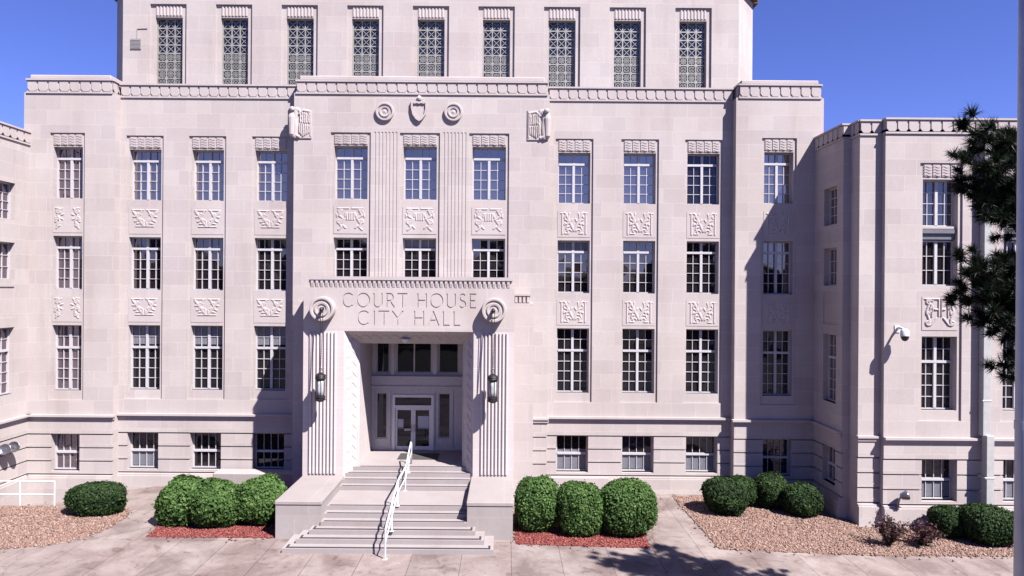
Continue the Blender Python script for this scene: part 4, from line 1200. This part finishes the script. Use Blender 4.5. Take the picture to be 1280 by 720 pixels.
# ------------------------------------------------------------------ pine
def px(u, v, d):            # a measured direction from the drone at depth d metres
    du, dv = u-632, v-363
    return Vector(((du + .0075*dv)*d/880, d-31, 8.7 - (dv - .0075*du)*d/880))
g = np.random.default_rng(21)
T0 = Vector((12.75, -15.2, -.3))
pine = empty('pine_tree', T0, 'dark long-needled pine reaching in from the right edge', 'tree')
trunk_pts = [T0 + Vector((.10*math.sin(z*.7), .08*math.cos(z*.5), z)) for z in np.linspace(0, 14.0, 15)]
tb = BM(); tube(tb, [p-T0 for p in trunk_pts], list(np.linspace(.24, .03, 15)), 10)
ends = [px(u, v, d) for u, v, d in ((1203,152,15.9),(1238,158,15.5),(1222,172,16.3),(1203,196,15.6),(1196,226,16.2),(1212,244,15.8),(1232,205,15.4),(1246,235,16.0),(1255,190,16.5),(1214,222,16.4),(1230,250,15.6),(1250,262,15.7),
                                    (1198,322,15.8),(1196,352,16.1),(1212,340,15.6),(1208,374,15.7),(1228,392,15.9),(1246,352,15.5),(1256,320,16.2),(1244,318,15.7),(1238,372,16.3),(1256,402,15.6),(1226,358,16.5),(1252,455,15.8),(1262,440,16.2),(1262,350,15.8),(1264,380,16.3),
                                    (1258,230,16.4),(1264,205,15.6),(1262,165,16.0))]
for k in range(46):
    z = g.uniform(5.5, 13.2); a = g.uniform(-1.65, 1.65); l = (2.5-.13*(z-5))*g.uniform(.55, 1)
    ends.append(Vector((T0.x+l*math.cos(a), T0.y+l*math.sin(a), z+g.uniform(.1, .5))))
tufts = []
for e in ends:
    h = math.hypot(e.x-T0.x, e.y-T0.y)
    zb = min(max(e.z-.35*h, 3.0), 13.2)
    b0 = T0 + Vector((.10*math.sin(zb*.7), .08*math.cos(zb*.5), zb+.3))
    mid = b0.lerp(e, .55) + Vector((0, 0, -.12*h))
    tube(tb, [p-T0 for p in (b0, mid, e)], [.05, .03, .012], 5)
    L = (e-b0).length
    nt_ = int(6 + 5.0*L)
    for k in range(nt_):
        t = 1 - .62*(k/nt_)**1.1
        p = (mid.lerp(e, (t-.55)/.45) if t > .55 else b0.lerp(mid, t/.55)) + (Vector(g.normal(0, .20, 3)) if k else Vector((0,0,0)))
        q = mid if t > .55 else b0
        tufts.append((p, (p-q).normalized()))
        tube(tb, [(p-(p-q)*.3)-T0, p-T0], .008, 4)
mesh_obj('trunk', tb, M_BARK, pine)
P_, tn = [], []
for p, ax in tufts:
    n = 150; L = g.uniform(.20, .30)
    d = g.normal(size=(n, 3)); d /= np.linalg.norm(d, axis=1)[:, None]
    d = d + np.array(ax)*.55 + np.array((0, 0, .15)); d /= np.linalg.norm(d, axis=1)[:, None]
    s = np.cross(d, g.normal(size=(n, 3))); s /= np.linalg.norm(s, axis=1)[:, None]
    l = L*g.uniform(.75, 1.1, (n, 1)); o = np.array(p - T0) - np.array(ax)*g.uniform(0, .16, (n, 1))
    w = .010
    P_.append(np.stack([o - s*w, o + s*w, o + d*l], 1)); tn.append(np.clip(g.normal(.5, .22, n), 0, 1))
P_ = np.concatenate(P_); tn = np.concatenate(tn)
arr_mesh('crown', P_.reshape(-1, 3), np.arange(len(P_)*3).reshape(-1, 3), M_NEEDLE, tn, pine)

# far belt of trees across the street (mirrored in the lower windows)
bm = BM()
for k in range(150):
    x = rnd.uniform(-95, 95); hh = rnd.uniform(6, 15) if rnd.random() < .8 else rnd.uniform(14, 19)
    r = rnd.uniform(2.2, 4.2)
    M = Matrix.Translation((x, -95 + rnd.uniform(-9, 9), hh-r)) @ Matrix.Diagonal((r*1.2, r, r*rnd.uniform(.9, 1.4), 1))
    ret = bmesh.ops.create_icosphere(bm, subdivisions=3, radius=1, matrix=M)
    for v in ret['verts']:
        v.co += Vector((rnd.gauss(0, .3), rnd.gauss(0, .3), rnd.gauss(0, .3)))
for k in range(60):
    x = -95+k*3.2; tube(bm, [(x, -95, -1), (x+.2, -95, 8)], [.3, .15], 6)
tag(mesh_obj('woodland', bm, M_WOOD), 'belt of dark trees across the street facing the courthouse', 'trees', kind='stuff')

# ------------------------------------------------------------------ light, sky, camera
sd = Vector((1.0, -1.0, 1.72)).normalized()
elev = math.asin(sd.z)
sun = bpy.data.lights.new('sun', 'SUN'); sun.energy = 5.0; sun.angle = R(.5); sun.color = (1.0, .955, .925)
so = bpy.data.objects.new('sun', sun); link(so)
so.rotation_euler = sd.to_track_quat('Z', 'Y').to_euler()
w = bpy.data.worlds.new('World'); SC.world = w; w.use_nodes = True
nt = w.node_tree
sky = nt.nodes.new('ShaderNodeTexSky'); sky.sky_type = 'NISHITA'; sky.sun_disc = False
sky.sun_elevation = elev; sky.sun_rotation = math.atan2(sd.x, sd.y)
sky.altitude = 1500; sky.air_density = 1.0; sky.dust_density = 0.0; sky.ozone_density = 6.0
tint = mixc(nt, sky.outputs[0], (.66, .59, 1.0), 1.0, 'MULTIPLY')
nt.links.new(tint, nt.nodes['Background'].inputs['Color'])
nt.nodes['Background'].inputs['Strength'].default_value = .058

cam = bpy.data.cameras.new('camera'); cam.sensor_width = 36; cam.lens = 880/1280*36
cam.shift_x = 8/1280; cam.shift_y = 3/1280; cam.clip_end = 3000; cam.clip_start = .1
cob = bpy.data.objects.new('camera', cam); link(cob)
cob.matrix_world = Matrix.Translation((0, -31, 8.7)) @ Matrix.Rotation(R(90), 4, 'X') @ Matrix.Rotation(R(.43), 4, 'Z')
SC.camera = cob
vs = SC.view_settings
vs.view_transform = 'Standard'; vs.look = 'None'; vs.exposure = 1.65; vs.gamma = 1
